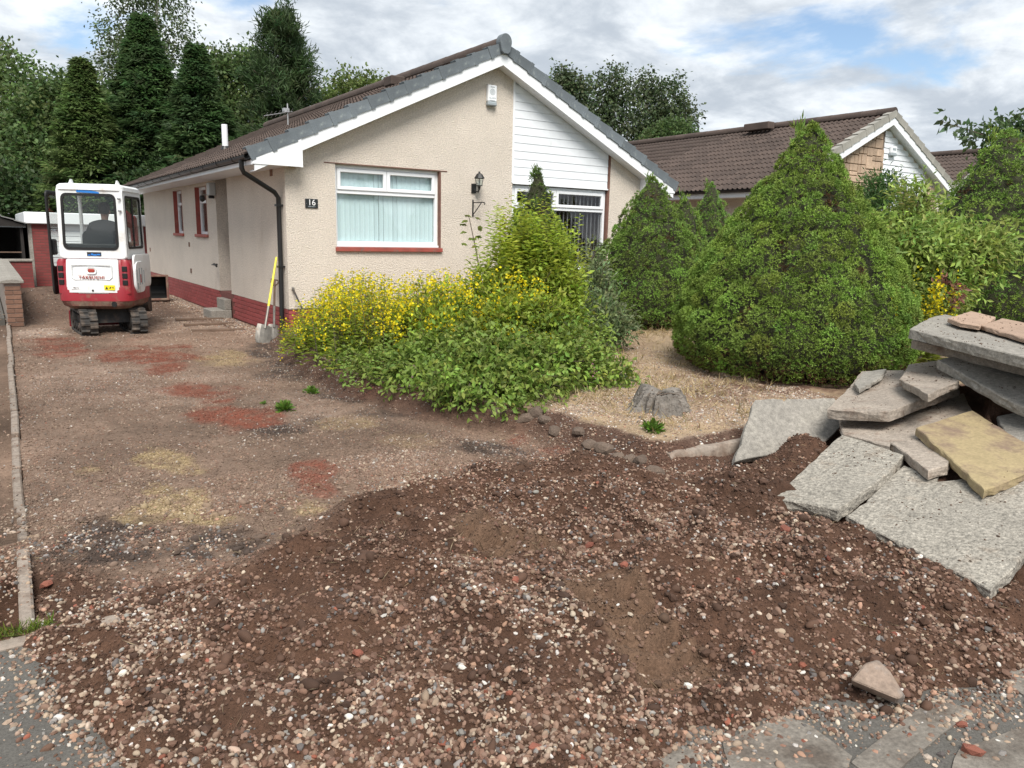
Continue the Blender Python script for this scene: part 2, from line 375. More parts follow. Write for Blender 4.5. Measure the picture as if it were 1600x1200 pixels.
# ---- scattered stuff by geometry nodes (mesh instances, owned by the stuff object)
def hidden_object(name, me):
    return bpy.data.objects.new(name, me)
def scatter(name, P, rot, scl, col, idx, protos, parent=None, matname=None):
    me = bpy.data.meshes.new(name); n = len(P); me.vertices.add(n)
    me.vertices.foreach_set('co', (np.asarray(P) - org(parent)).astype(np.float32).ravel())
    def at(nm, ty, arr, key):
        a = me.attributes.new(nm, ty, 'POINT'); a.data.foreach_set(key, np.ascontiguousarray(arr).ravel())
    at('rot', 'FLOAT_VECTOR', np.asarray(rot, np.float32), 'vector'); at('scl', 'FLOAT_VECTOR', np.asarray(scl, np.float32), 'vector')
    c4 = np.ones((n, 4), np.float32); c4[:, :3] = col; at('col', 'FLOAT_COLOR', c4, 'color'); at('idx', 'INT', np.asarray(idx, np.int32), 'value')
    me.update(); o = link(name, me, parent)
    if matname: me.materials.append(MATS[matname])
    ng = bpy.data.node_groups.new(name + '_nodes', 'GeometryNodeTree')
    ng.interface.new_socket('Geometry', in_out='INPUT', socket_type='NodeSocketGeometry'); ng.interface.new_socket('Geometry', in_out='OUTPUT', socket_type='NodeSocketGeometry')
    N = ng.nodes; L = ng.links; gi = N.new('NodeGroupInput'); go = N.new('NodeGroupOutput'); ip = N.new('GeometryNodeInstanceOnPoints'); g2 = N.new('GeometryNodeGeometryToInstance')
    for p in reversed(protos):
        q = N.new('GeometryNodeObjectInfo'); q.inputs['Object'].default_value = p; q.inputs['As Instance'].default_value = False; L.new(q.outputs['Geometry'], g2.inputs[0])
    def na(nm, ty):
        q = N.new('GeometryNodeInputNamedAttribute'); q.data_type = ty; q.inputs[0].default_value = nm; return q.outputs['Attribute']
    L.new(gi.outputs[0], ip.inputs['Points']); L.new(g2.outputs[0], ip.inputs['Instance']); ip.inputs['Pick Instance'].default_value = True
    L.new(na('idx', 'INT'), ip.inputs['Instance Index']); L.new(na('rot', 'FLOAT_VECTOR'), ip.inputs['Rotation']); L.new(na('scl', 'FLOAT_VECTOR'), ip.inputs['Scale'])
    L.new(ip.outputs[0], go.inputs[0])
    md = o.modifiers.new('scatter', 'NODES'); md.node_group = ng
    return o
# ------------------------------------------------------------------ broken slabs: outlines and tilts (needed by the soil under them)
# name: (outline pixels, three height anchors, thickness, material, label)
SLABS = [
 ([(1321,806),(1352,785),(1388,748),(1412,727),(1467,743),(1462,752),(1508,747),(1600,745),(1690,775),(1548,922)], [((1548,922),.15),((1321,806),.155),((1600,745),.32)], .06, 'concrete_rough', 'large pale pitted concrete slab lying lowest under the mossy yellow slab', 1),
 ([(1206,779),(1260,729),(1317,677),(1367,695),(1412,710),(1390,738),(1345,770),(1308,797),(1255,785)], [((1206,779),.15),((1317,677),.31),((1412,710),.32)], .07, 'concrete_rough', 'pale pitted concrete slab sloping onto the soil beside the big lowest slab', 1),
 ([(1310,652),(1400,634),(1506,614),(1521,643),(1480,727),(1450,735),(1388,688),(1390,697),(1317,677)], [((1310,652),.34),((1506,614),.48),((1450,735),.33)], .06, 'concrete_brown', 'flat grey concrete slab half hidden between yellow slab and pointed slab', 1),
 ([(1180,624),(1222,623),(1225,627),(1230,623),(1304,622),(1320,660),(1290,690),(1148,722)], [((1180,624),.45),((1304,622),.45),((1148,722),.08)], .07, 'concrete', 'grey concrete slab leaning upright with soil heaped against it', 1),
 ([(1292,639),(1320,612),(1346,580),(1410,578),(1500,603),(1440,624),(1388,643),(1340,642)], [((1292,639),.46),((1410,578),.56),((1500,603),.585)], .075, 'concrete_brown', 'pointed grey brown slab carrying two smaller broken pieces', 0),
 ([(1334,599),(1350,581),(1385,576),(1378,588),(1342,609)], [((1334,599),.545),((1385,576),.60),((1342,609),.545)], .03, 'concrete', 'small thin broken chip of slab lying on pointed slab', 0),
 ([(1405,592),(1421,569),(1467,563),(1499,595),(1450,616)], [((1405,592),.63),((1467,563),.65),((1450,616),.655)], .055, 'concrete_brown', 'five sided broken slab piece lying on pointed slab', 0),
 ([(1431,668),(1475,654),(1519,641),(1570,672),(1632,708),(1605,738),(1538,766),(1485,715)], [((1431,668),.44),((1519,641),.50),((1538,766),.325)], .055, 'sandstone', 'thick mossy yellow slab with rounded edges lying askew', 0),
 ([(1558,650),(1600,642),(1660,650),(1660,720),(1612,705),(1572,680)], [((1558,650),.47),((1660,650),.52),((1612,705),.40)], .06, 'concrete', 'grey layered slab fragment tucked behind the mossy yellow slab', 0),
 ([(1465,562),(1495,556),(1650,588),(1650,655),(1585,630)], [((1465,562),.78),((1585,630),.62),((1650,588),.75)], .07, 'concrete', 'grey slab tipped steeply under the two stacked long slabs', 0),
 ([(1425,531),(1450,522),(1690,560),(1690,594),(1600,572)], [((1425,531),.88),((1690,594),.80),((1690,560),.84)], .07, 'concrete_brown', 'lower of the two long slabs stacked at pile top', 0),
 ([(1421,514),(1440,503),(1458,495),(1477,491),(1690,548),(1690,580)], [((1421,514),.985),((1477,491),1.0),((1690,580),.93)], .075, 'concrete', 'upper long slab at pile top with two sandstone pieces on it', 0),
 ([(1481,497),(1517,486),(1556,495),(1548,502),(1530,509),(1500,504)], [((1481,497),1.045),((1556,495),1.04),((1530,509),1.03)], .035, 'sandstone_pink', 'pinkish broken sandstone piece with a pointed end on pile top', 0),
 ([(1532,508),(1552,502),(1566,497),(1600,504),(1680,525),(1680,552)], [((1532,508),1.025),((1600,504),1.03),((1680,552),.985)], .035, 'sandstone_pink', 'longer pinkish sandstone piece beside the pointed one on pile top', 0),
]
SL = []
for poly, an, t, mt, lb, base in SLABS:
    A = [G(u, v, z) for (u, v), z in an]
    nn = np.cross(A[1] - A[0], A[2] - A[0]); nn /= np.linalg.norm(nn); nn *= np.sign(nn[2])
    P = []
    for u, v in poly:
        d = ray(u, v); P.append(CAM + d * ((A[0] - CAM).dot(nn) / d.dot(nn)))
    SL.append((np.array(P), nn, t, mt, lb, base))

# ------------------------------------------------------------------ ground shape
GARDEN = [tuple(G(u, v, .08)[:2]) for u, v in [(453,531),(470,555),(560,600),(690,634),(760,644),(845,652),(930,680),(1010,706),(1040,712),(1160,686)]] + [(7., 3.95), (13., 4.0), (30, 4.), (30, 11.7), (3.8, 11.7)]
SPILL = [(-.05, 3.3), (-.04, 3.05), (.0, 2.9), (.09, 2.6), (.17, 2.38), (.26, 2.2), (.36, 1.95), (.5, 1.2), (.7, .6), (1.3, .4), (1.52, 1.25), (1.75, 1.40), (1.98, 1.38), (2.18, 1.36), (2.36, 1.28), (2.62, 1.14), (2.85, 1.10), (3.15, 1.0), (3.5, .9), (4.1, .75), (5.2, .5), (8.5, .8), (9, 4.4), (4, 4.4), (-.05, 4.4), (-.25, 4.3), (-.3, 3.7)]
BUMPS = [(1.88,3.3,.45,.35,.10),(2.9,3.35,.6,.3,.13),(2.6,2.35,.5,.3,.13),(3.0,1.78,.5,.3,.10),(3.79,2.97,.55,.4,.12),(1.7,2.6,.35,.25,.09),(1.2,3.0,.4,.25,.06),
         (3.4,2.2,.35,.3,.10),(2.0,2.0,.3,.2,.05),(1.2,2.1,.3,.3,.05),(3.4,3.7,.6,.25,.10),(3.5,1.75,.35,.3,.06),(2.35,3.85,.4,.2,.07),(4.80,3.22,.28,.22,.20),(4.45,3.0,.3,.3,.06),(1.15,3.62,.30,.20,.08),(1.75,3.88,.35,.20,.10),(2.45,3.98,.45,.22,.11),(3.15,3.98,.4,.22,.09),(1.5,3.2,.3,.2,.07),(2.3,2.9,.3,.18,.07),(3.3,2.7,.35,.2,.07),(1.55,2.3,.25,.2,.06),(2.5,1.85,.3,.15,.06)]
def kerb_x(y): return -.03 + .019 * y
def pile_clamp(x, y, h):
    """soil core of the slab pile: fills the space under the slabs and never pokes through them"""
    core = .70 * np.exp(-(((x - 6.35) / .55) ** 2 + ((y - 2.65) / .75) ** 2) ** 1.3) + .42 * np.exp(-(((x - 5.4) / .6) ** 2 + ((y - 2.6) / .65) ** 2) ** 1.5)
    h = np.maximum(h, core + .02 * fbm(x * 9, y * 9, o=3, seed=77))
    for P, nn, t, mt, lb, base in SL:
        s = sdpoly(x, y, P)
        zp = P[0, 2] - (nn[0] * (x - P[0, 0]) + nn[1] * (y - P[0, 1])) / nn[2]
        bot = zp - (t + .012) / max(nn[2], .5)
        if base:
            w = sm(s, -.10, .03); h = h * (1 - w) + np.minimum(bot, np.maximum(h, bot - .02)) * w
            h = np.where((s > -.10) & (s < .03) & (zp > .25), np.minimum(h, zp - .02), h)
        else:
            h = np.where(s > -.05, np.minimum(h, bot - .005), h)
    return h
def tread(x, y):
    """lug prints of the crawler in the loose soil"""
    d = np.zeros_like(x)
    for (ax, ay), (bx, by), w in (((1.98, 3.25), (2.15, 2.82), .14), ((2.15, 2.45), (1.98, 1.72), .16)):
        e = np.array([bx - ax, by - ay]); L = np.linalg.norm(e); e /= L
        s = (x - ax) * e[0] + (y - ay) * e[1]; q = -(x - ax) * e[1] + (y - ay) * e[0]
        m = sm(s, -.06, .06) * (1 - sm(s, L - .06, L + .06)) * (1 - sm(np.abs(q), w * .75, w * 1.1))
        d = d + m * (-.045 + .028 * np.clip(2.5 * np.sin((s + .35 * np.abs(q)) * 2 * math.pi / .115), -1, 1))
    return d
def ground_h(x, y):
    x = np.asarray(x, float); y = np.asarray(y, float)
    u, v = proj(x, y, 0 * x)
    vb = np.interp(u, [-400, 0, 200, 380, 560, 760, 1010, 1200], [850, 880, 905, 870, 775, 722, 716, 700])
    heap = sm(v - vb + 30 * vn(x * 3, y * 3, seed=5), -10, 60) * (y < 5.2)
    sS = sdpoly(x, y, SPILL) + .07 * fbm(x * 4, y * 4, o=3, seed=11)
    sG = sdpoly(x, y, GARDEN) + .05 * fbm(x * 3, y * 3, o=3, seed=12)
    n1 = fbm(x * 1.3, y * 1.3, o=3, seed=1); n2 = fbm(x * 4.5, y * 4.5, o=4, seed=2); n3 = fbm(x * 17, y * 17, o=3, seed=3)
    h = .012 * n1 + .012 * n2 + .006 * n3
    mound = 0
    for bx, by, sx, sy, a in BUMPS: mound = mound + a * np.exp(-((x - bx) / sx) ** 2 - ((y - by) / sy) ** 2)
    ridged = (1 - np.abs(fbm(x * 2.2 + .4 * n2, y * 2.8, o=3, seed=9))) ** 3
    h = h + heap * (1.35 * mound + .045 * n2 + .020 * n3 + .075 * ridged - .01)
    # footway: the spilled soil thins out to nothing
    edge = sm(sS, -.03, .14)
    fw = sm(3.55 - y, 0, .25)
    h = h * (1 - fw) + fw * (-.06 + edge * (.085) + edge * np.maximum(h, -.01))
    # garden bed, its bank and the dug edge below it
    g = sm(sG, -.30, .04)
    gm = g * (.17 + .02 * n1 + .012 * n2 + .05 * sm(sG, .3, 4))
    h = h * (1 - .6 * g) + gm - .04 * sm(sG, -.75, -.45) * (1 - sm(sG, -.35, -.1)) * sm(u, 640, 760)
    # soil mounds at the far end of the drive
    for bx, by, sx, sy, a in ((.85, 18.6, .55, 1.6, .36), (1.5, 17.2, .9, .9, .12), (2.9, 17.0, .35, .9, .06), (2.6, 20.5, .8, 1.5, .1)): h = h + (a + .04 * n2) * np.exp(-((x - bx) / sx) ** 2 - ((y - by) / sy) ** 2)
    # little trench ruts
    h = h + tread(x, y) * (y < 5)
    h = np.where((sS > .2) & (y < 3.6), np.maximum(h, .022 + .006 * n3), h)
    h = np.where((x > 4.0) & (y < 4.3), pile_clamp(x, y, h), h)
    # drop under the kerb and the neighbouring drive
    over = kerb_x(y) - x
    spillover = np.where(y < 4.9, .05 * np.exp(-((y - 4.35) / .35) ** 2), 0)
    lim = -.10 + spillover * 3.4
    h = np.where(over > -.02, np.minimum(h, np.where(y > 3.5, np.where(over > 0, lim, h), h)), h)
    return h
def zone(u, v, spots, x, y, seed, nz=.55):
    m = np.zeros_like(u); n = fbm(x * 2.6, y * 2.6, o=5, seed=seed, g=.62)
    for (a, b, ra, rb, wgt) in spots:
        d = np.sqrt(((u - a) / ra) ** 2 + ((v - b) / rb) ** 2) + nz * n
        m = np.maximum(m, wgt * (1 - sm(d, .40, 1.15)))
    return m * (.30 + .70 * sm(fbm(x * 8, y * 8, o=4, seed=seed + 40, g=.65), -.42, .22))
RED = [(85,546,50,20,.9),(235,556,75,20,1),(255,575,40,12,.9),(315,610,75,14,.9),(350,622,40,14,.8),(362,650,75,25,1),(482,735,42,24,.95),(510,765,22,12,.7),(810,684,34,14,.9),(600,620,55,9,.6),(660,632,40,8,.8),(860,700,40,10,.5)]
YEL = [(262,716,55,22,.9),(300,733,40,12,.7),(268,785,70,30,.95),(200,808,40,10,.8),(335,812,60,14,.8),(480,798,55,20,.6),(130,735,30,8,.5),(350,561,50,12,.6),(545,660,60,12,.35),(640,690,60,14,.25)]
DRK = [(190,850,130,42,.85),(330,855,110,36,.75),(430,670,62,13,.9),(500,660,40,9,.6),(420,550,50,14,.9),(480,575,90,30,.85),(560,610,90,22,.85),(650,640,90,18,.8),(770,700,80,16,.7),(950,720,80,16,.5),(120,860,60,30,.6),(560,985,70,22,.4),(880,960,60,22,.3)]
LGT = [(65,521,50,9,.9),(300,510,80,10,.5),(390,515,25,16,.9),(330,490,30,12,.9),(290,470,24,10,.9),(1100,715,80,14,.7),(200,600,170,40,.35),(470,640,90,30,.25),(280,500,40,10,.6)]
def ground_col(x, y, h):
    u, v = proj(x, y, 0 * x)
    vb = np.interp(u, [-400, 0, 200, 380, 560, 760, 1010, 1200], [850, 880, 905, 870, 775, 722, 716, 700])
    n1 = fbm(x * .9, y * .9, o=4, seed=21); n2 = fbm(x * 5, y * 5, o=4, seed=22)[..., None]; n4 = fbm(x * 22, y * 22, o=2, seed=23)[..., None]
    heap = np.clip(sm(v - vb + 40 * n1, -20, 40) * (y < 5.2), 0, 1)[..., None]
    drive = np.array([.178, .124, .092])[None] * (1 + .55 * fbm(x * 1.1, y * .9, o=4, seed=25))[:, None]; soil = np.array([.054, .030, .020]); soil2 = np.array([.090, .050, .033])
    mixs = sm(n2, -.35, .45)
    c = drive * (1 - heap) + (soil * mixs + soil2 * (1 - mixs)) * heap
    def lay(c, m, k): m = m[..., None]; return c * (1 - m) + np.array(k) * m
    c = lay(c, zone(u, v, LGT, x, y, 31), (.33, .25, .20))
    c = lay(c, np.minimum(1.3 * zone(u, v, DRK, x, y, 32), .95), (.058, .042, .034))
    c = lay(c, np.minimum(1.25 * zone(u, v, YEL, x, y, 33, 1.1), .95), (.29, .215, .12))
    c = lay(c, .75 * (tread(x, y) != 0) * (y < 5), (.135, .085, .056))
    c = lay(c, zone(u, v, RED, x, y, 34, .9), (.172, .058, .037))
    sG = sdpoly(x, y, GARDEN) + .06 * fbm(x * 3, y * 3, o=3, seed=12)
    c = lay(c, sm(sG, -.02, .12), (.33, .245, .16))
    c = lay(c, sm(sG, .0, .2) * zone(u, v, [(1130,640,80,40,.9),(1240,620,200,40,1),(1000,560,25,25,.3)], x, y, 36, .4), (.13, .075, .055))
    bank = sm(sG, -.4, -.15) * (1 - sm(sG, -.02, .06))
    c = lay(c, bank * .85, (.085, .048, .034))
    far = sm(y, 15.2, 16.2) * (1 - sm(x, 3.0, 3.5))
    c = lay(c, far * .8, (.10, .066, .05))
    return np.clip(c * (1 + .18 * n2 + .16 * n4), .01, 1)
def axis(segs):
    out = [segs[0][0]]
    for a, b, s0, s1 in segs:
        p = a
        while p < b - 1e-6:
            s = s0 + (s1 - s0) * (p - a) / (b - a); p = min(p + s, b); out.append(p)
    return np.array(out)
def build_terrain():
    xs = axis([(-.7, 4.2, .020, .020), (4.2, 7.0, .024, .04), (7.0, 16., .07, .16)]); ys = axis([(.2, 4.6, .016, .020), (4.6, 12., .026, .06), (12., 26.5, .07, .16)])
    XX, YY = np.meshgrid(xs, ys); sh = XX.shape
    x = XX.ravel() + rng.normal(0, .003, XX.size); y = YY.ravel() + rng.normal(0, .003, XX.size)
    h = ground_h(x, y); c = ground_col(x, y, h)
    i = np.arange(sh[0] * sh[1]).reshape(sh)
    F = np.stack([i[:-1, :-1], i[:-1, 1:], i[1:, 1:], i[1:, :-1]], -1).reshape(-1, 4)
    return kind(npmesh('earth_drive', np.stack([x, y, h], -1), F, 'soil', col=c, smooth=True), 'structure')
build_terrain()
# wide ground to the horizon
kind(npmesh('ground', [(-900, -900, -.32), (900, -900, -.32), (900, 900, -.32), (-900, 900, -.32)], [(0, 1, 2, 3)], 'grassland'), 'structure')
# tarmac footway in front of the drive
fw = kind(MB().box((-14, -6, -.25), (26, 3.40, .012)).build('footway', 'asphalt'), 'structure')
kind(MB().box((-14, 3.40, -.25), (-.13, 16.2, .045)).build('neighbour_drive', 'paver'), 'structure')
kind(MB().box((-14, 16.2, -.25), (.2, 40, .03)).build('neighbour_yard', 'asphalt'), 'structure')
# concrete back edging of the footway, in pieces
ed = bpy.data.objects.new('footway_edging', None); COL.objects.link(ed); kind(ed, 'structure')
me = MB().box((0, 0, -.1), (.9, .075, .0)).mesh('edging_block', 'kerb_dirty', bevel=.008)
for k in range(8): piece('edging_block', me, ed, (-.16 - .91 * (k + 1) + .62, 3.36 + random.uniform(-.004, .004), .03 + random.uniform(-.006, .004)))
# drive kerb: separate concrete lengths
kb = bpy.data.objects.new('drive_kerb', None); COL.objects.link(kb); kind(kb, 'structure')
me = MB().box((-.055, 0, -.16), (0, .89, .0)).mesh('kerb_block', 'kerb_dirty', bevel=.010)
for k in range(13):
    y0 = 3.46 + .9 * k
    piece('kerb_block', me, kb, (kerb_x(y0) + random.uniform(-.006, .006), y0, (.046 if k not in (1, 2, 3) else -.004) + random.uniform(-.012, .008)), (random.uniform(-.008, .008), 0, -.019 + random.uniform(-.008, .008)))
# old flagstones in the footway
for k, pl in enumerate([[(1130,1158),(1225,1118),(1262,1132),(1330,1180),(1300,1240),(1150,1240)], [(1330,1190),(1400,1135),(1450,1098),(1490,1100),(1520,1112),(1440,1175),(1380,1230)],
                        [(1500,1172),(1580,1140),(1680,1130),(1680,1240),(1480,1240)], [(1555,1052),(1600,1028),(1690,990),(1720,1040),(1600,1085)], [(960,1192),(1060,1165),(1100,1180),(1100,1240),(940,1240)]]):
    P = np.array([G(u, v, .018) for u, v in pl]); R_ = []
    for a, b in zip(P, np.roll(P, -1, 0)):
        n_ = max(1, int(np.linalg.norm(b - a) / .05))
        for j in range(n_): e_ = a + (b - a) * j / n_; R_.append(e_ + np.array([vn(e_[0] * 9, e_[1] * 9, k + .5, seed=5), vn(e_[0] * 9, e_[1] * 9, k + 7.5, seed=6), 0]).astype(float) * .014)
    o = MB().prism(R_, (0, 0, -.05)).build('flagstone', 'old_flag', fw)

# ------------------------------------------------------------------ the broken slabs
def build_slab(P, nn, t, mt, lb):
    c = P.mean(0); c0 = c - nn * t
    m = MB(); e1 = P[1] - P[0]; e1 /= np.linalg.norm(e1)
    # subdivide the outline and roughen it
    out = []
    n = len(P)
    for i in range(n):
        a, b = P[i], P[(i + 1) % n]; L = np.linalg.norm(b - a); k = max(1, int(L / .055))
        side = np.cross(b - a, nn); side /= np.linalg.norm(side)
        for j in range(k):
            q = a + (b - a) * j / k
            w = 0 if j == 0 else .010 * vn(q[0] * 14, q[1] * 14, q[2] * 14, seed=41)
            out.append(q + side * w)
    out = np.array(out); ctr = out.mean(0)
    def ringat(depth, inset, amp):
        d = ctr - out; d -= nn * (d @ nn)[:, None]; d /= np.linalg.norm(d, axis=1)[:, None]
        w = amp * vn(out[:, 0] * 25, out[:, 1] * 25, out[:, 2] * 25 + depth * 60, seed=43)
        return out + d * (inset + w)[:, None] - nn * depth
    R = [ringat(t, .004 + 0 * out[:, 0], .012), ringat(t * .7, 0 * out[:, 0], .012), ringat(t * .35, 0 * out[:, 0], .010), ringat(.006, 0 * out[:, 0], .006), ringat(0, .008 + 0 * out[:, 0], .003)]
    org_ = c0.copy()
    name = 'broken_slab'
    o = bpy.data.objects.new(name, None)
    m.loft([list(r) for r in R])
    me = m.mesh(name, mt, org_)
    ob = link(name, me); ob.location = org_
    tag(ob, lb, 'slab', 'broken slabs in the pile')
for P, nn, t, mt, lb, base in SL: build_slab(P, nn, t, mt, lb)
# ------------------------------------------------------------------ bungalow
XL, XR, YF, YB = 3.80, 11.20, 11.60, 23.75
XC, RZ, SLP = 7.50, 4.80, .478
ANG = math.atan(SLP); CA, SA = math.cos(ANG), math.sin(ANG)
EL, ER, YV = 3.19, 11.81, 11.33              # eave edges and verge plane
def rz(x, c=XC, z=RZ): return z - SLP * abs(x - c)
house = empty('bungalow', (XL, YF, 0), 'cream roughcast bungalow with white gable boarding and dark red painted base course', 'house')
BT = .47                                      # top of base course
def wall_cols(m, cols, y0, y1, c=XC, zr=RZ, drop=.14):
    """front wall pieces: (x0, x1, zlow, zhigh or None for the roof line)"""
    for x0, x1, z0, z1 in cols:
        xs = [x0, x1] if not (x0 < c < x1) else [x0, c, x1]
        for a, b in zip(xs[:-1], xs[1:]):
            za = rz(a, c, zr) - drop if z1 is None else z1; zb = rz(b, c, zr) - drop if z1 is None else z1
            m.prism([(a, y0, z0), (b, y0, z0), (b, y0, zb), (a, y0, za)], (0, y1 - y0, 0))
WX0, WX1, WZ0, WZ1 = 4.59, 6.43, 1.415, 2.69          # bedroom window
VX0, VX1, VZ0, VZ1 = 7.93, 10.15, 1.0, 2.56           # living room window
m = MB()
wall_cols(m, [(XL, WX0, BT, None), (WX0, WX1, BT, WZ0), (WX0, WX1, WZ1, None), (WX1, 7.905, BT, None), (7.905, 10.20, BT, VZ0), (10.20, XR, BT, None)], YF, YF + .26)
m.prism([(7.905, YF + .10, 2.62), (10.20, YF + .10, 2.62), (10.20, YF + .10, rz(10.2) - .14), (7.905, YF + .10, rz(7.905) - .14)], (0, .16, 0))
m.build('wall', 'roughcast', house)
# side wall with two windows and the recessed entrance
SW = [(16.52, 17.50), (18.83, 19.75)]; SZ0, SZ1 = 1.55, 2.52
m = MB(); ys = [YF + .26, 14.92]; zt = 2.70
m.box((XL, YF + .26, BT), (XL + .26, 14.92, zt))
m.box((XL, 15.77, BT), (XL + .26, SW[0][0], zt)); m.box((XL, SW[0][1], BT), (XL + .26, SW[1][0], zt)); m.box((XL, SW[1][1], BT), (XL + .26, YB, zt))
for a, b in SW: m.box((XL, a, BT), (XL + .26, b, SZ0)); m.box((XL, a, SZ1), (XL + .26, b, zt))
m.box((XL + .26, 14.70, BT), (XL + 1.3, 14.918, zt)); m.box((XL + .26, 15.772, BT), (XL + 1.3, 15.95, zt)); m.box((XL + 1.1, 14.92, BT), (XL + 1.3, 15.77, zt))
m.build('wall', 'roughcast', house)
m = MB(); m.box((XR - .26, YF + .26, BT), (XR, YB, 2.7)); m.box((XL + .262, YB - .26, BT), (XR - .262, YB, 2.7))
m.prism([(XL + .1, YB - .2, 2.7), (XR - .1, YB - .2, 2.7), (XC, YB - .2, rz(XC) - .2)], (0, .19, 0)); m.build('wall', 'roughcast', house)
MB().box((XL + .3, YF + .3, .3), (XR - .3, YB - .3, .34)).build('floor_slab', 'room', house)
mm = MB(); mm.box((XL + .27, YF + 4.2, .35), (XR - .27, YF + 4.3, 2.65)); mm.box((7.1, YF + .27, .35), (7.2, YF + 4.2, 2.65)); mm.box((XL + .27, YF + .27, 2.62), (XR - .27, YF + 4.2, 2.66)); mm.build('room_partition', 'room', house)
# base course: brick by brick
base = MB().box((XL + .014, YF + .014, -.15), (XR - .014, YB - .014, BT - .004)).build('base_course', 'mortar_red', house)
bh, bl = .065, .215
bm_side = MB().box((-.0, 0, 0), (.10, bl, bh)).mesh('brick', 'red_paint', bevel=.004)
bm_front = MB().box((0, 0, 0), (bl, .10, bh)).mesh('brick', 'red_paint', bevel=.004)
cnt = 0
for r in range(7):
    z = BT - .072 - r * .0745
    if z < -.06: continue
    y = YF + .005 + (.112 if r % 2 else 0)
    while y < 23.6:
        if not (14.9 - .2 < y < 15.77) and cnt < 290: piece('brick', bm_side, base, (XL + random.uniform(.0, .004), y, z)); cnt += 1
        y += .2255 if y < 17.5 else .2255
    if r % 2: piece('brick', bm_side, base, (XL + .001, YF + .004, z), scale=(1, .48, 1))
fr = MB()
for r in range(7):
    z = BT - .072 - r * .0745
    x = XL + .004 + .105 + (0 if r % 2 else .112)
    while x < XL + 1.6: piece('brick', bm_front, base, (x, YF + random.uniform(0, .004), z)); x += .2255
# bricks hidden behind the planting and at the far end of the side wall
for r in range(6):
    z = BT - .072 - r * .0745; x = XL + 1.95
    while x < XR - .2: fr.box((x, YF + .002, z), (x + bl, YF + .05, z + bh)); x += .2255
kind(fr.build('bricks', 'red_paint', base), 'stuff')
# drip edge of the render
MB().box((XL - .008, YF - .008, BT - .001), (XR, YF + .05, BT + .014)).build('render_stop', 'mortar', house)

def side_frame(x, y0, y1, z0, z1, par):
    """a casement on the side wall"""
    w = empty_part('window', par)
    m = MB(); L = .055
    def loop(d): return [(x, y0 + d, z0 + d), (x, y1 - d, z0 + d), (x, y1 - d, z1 - d), (x, y0 + d, z1 - d)]
    m.ring(loop(0.002), loop(.06), (.06, 0, 0)); zt_ = z1 - .30; m.box((x, y0 + .061, zt_ - .03), (x + .06, y1 - .061, zt_ + .03))
    m.build('frame', 'upvc', w, bevel=.006)
    MB().box((x + .03, y0 + .06, z0 + .06), (x + .036, y1 - .06, zt_ - .03)).build('pane', 'glass', w)
    MB().box((x + .03, y0 + .06, zt_ + .03), (x + .036, y1 - .06, z1 - .06)).build('pane', 'glass', w)
    return w
def empty_part(name, parent):
    o = bpy.data.objects.new(name, None); COL.objects.link(o); o.parent = parent; ORG[o.name] = org(parent); o.empty_display_size = .1; return o
for a, b in SW:
    w = side_frame(XL + .085, a, b, SZ0, SZ1, house)
    MB().box((XL - .045, a - .05, SZ0 - .055), (XL + .085, b + .05, SZ0 + .004)).build('sill', 'red_trim', w, bevel=.006)
    MB().box((XL - .004, b - .012, SZ0 + .006), (XL + .083, b + .002, SZ1)).build('reveal', 'red_trim', w)
    MB().box((XL - .004, a - .002, SZ0 + .006), (XL + .083, a + .012, SZ1)).build('reveal', 'red_trim', w)
# front windows
def front_window(x0, x1, z0, z1, zt_, mulls, blind, gap, twist, yw=YF + .075):
    w = empty_part('window', house); y = yw
    L = lambda a, b, c, d, i: [(a + i, y, c + i), (b - i, y, c + i), (b - i, y, d - i), (a + i, y, d - i)]
    m = MB(); m.ring(L(x0, x1, z0 + .05, z1, .002), L(x0, x1, z0 + .05, z1, .052), (0, .07, 0)); m.box((x0 + .053, y + .002, zt_ - .028), (x1 - .053, y + .068, zt_ + .028))
    m.build('frame', 'upvc', w, bevel=.006)
    MB().box((x0 - .005, y - .045, z0 + .012), (x1 + .005, y + .05, z0 + .05)).build('inner_sill', 'upvc', w, bevel=.006)
    MB().box((x0 + .05, y + .035, z0 + .10), (x1 - .05, y + .041, zt_ - .028)).build('pane', 'glass', w)
    xs = [x0 + .052] + mulls + [x1 - .052]
    for a, b in zip(xs[:-1], xs[1:]):
        q = MB(); q.ring([(a + .003, y - .018, zt_ + .030), (b - .003, y - .018, zt_ + .030), (b - .003, y - .018, z1 - .054), (a + .003, y - .018, z1 - .054)],
                         [(a + .06, y - .018, zt_ + .085), (b - .06, y - .018, zt_ + .085), (b - .06, y - .018, z1 - .112), (a + .06, y - .018, z1 - .112)], (0, .05, 0)); q.build('vent_sash', 'upvc', w, bevel=.008)
        MB().box((a + .05, y + .012, zt_ + .075), (b - .05, y + .018, z1 - .10)).build('pane', 'glass', w)
    # vertical blind slats
    sl_ = MB().prism([(-.044, -.003, 0), (-.02, .004, 0), (.02, .004, 0), (.044, -.003, 0), (.02, .002, 0), (-.02, .002, 0)], (0, 0, z1 - z0 - .16)).mesh('blind_slat', blind)
    x = x0 + .08
    while x < x1 - .06: piece('blind_slat', sl_, w, (x, y + .085, z0 + .08), (0, 0, twist + random.uniform(-.09, .09))); x += gap
    return w
w1 = front_window(WX0, WX1, WZ0, WZ1, 2.28, [5.49], 'blind', .0835, .12)
MB().box((WX0 - .02, YF - .045, WZ0 - .055), (WX1 + .04, YF + .12, WZ0 + .010)).build('sill', 'red_trim', w1, bevel=.005)
MB().box((WX0 - .18, YF - .010, WZ1 + .002), (WX1 + .14, YF + .10, WZ1 + .018)).build('lintel_edge', 'brown_trim', w1, bevel=.004)
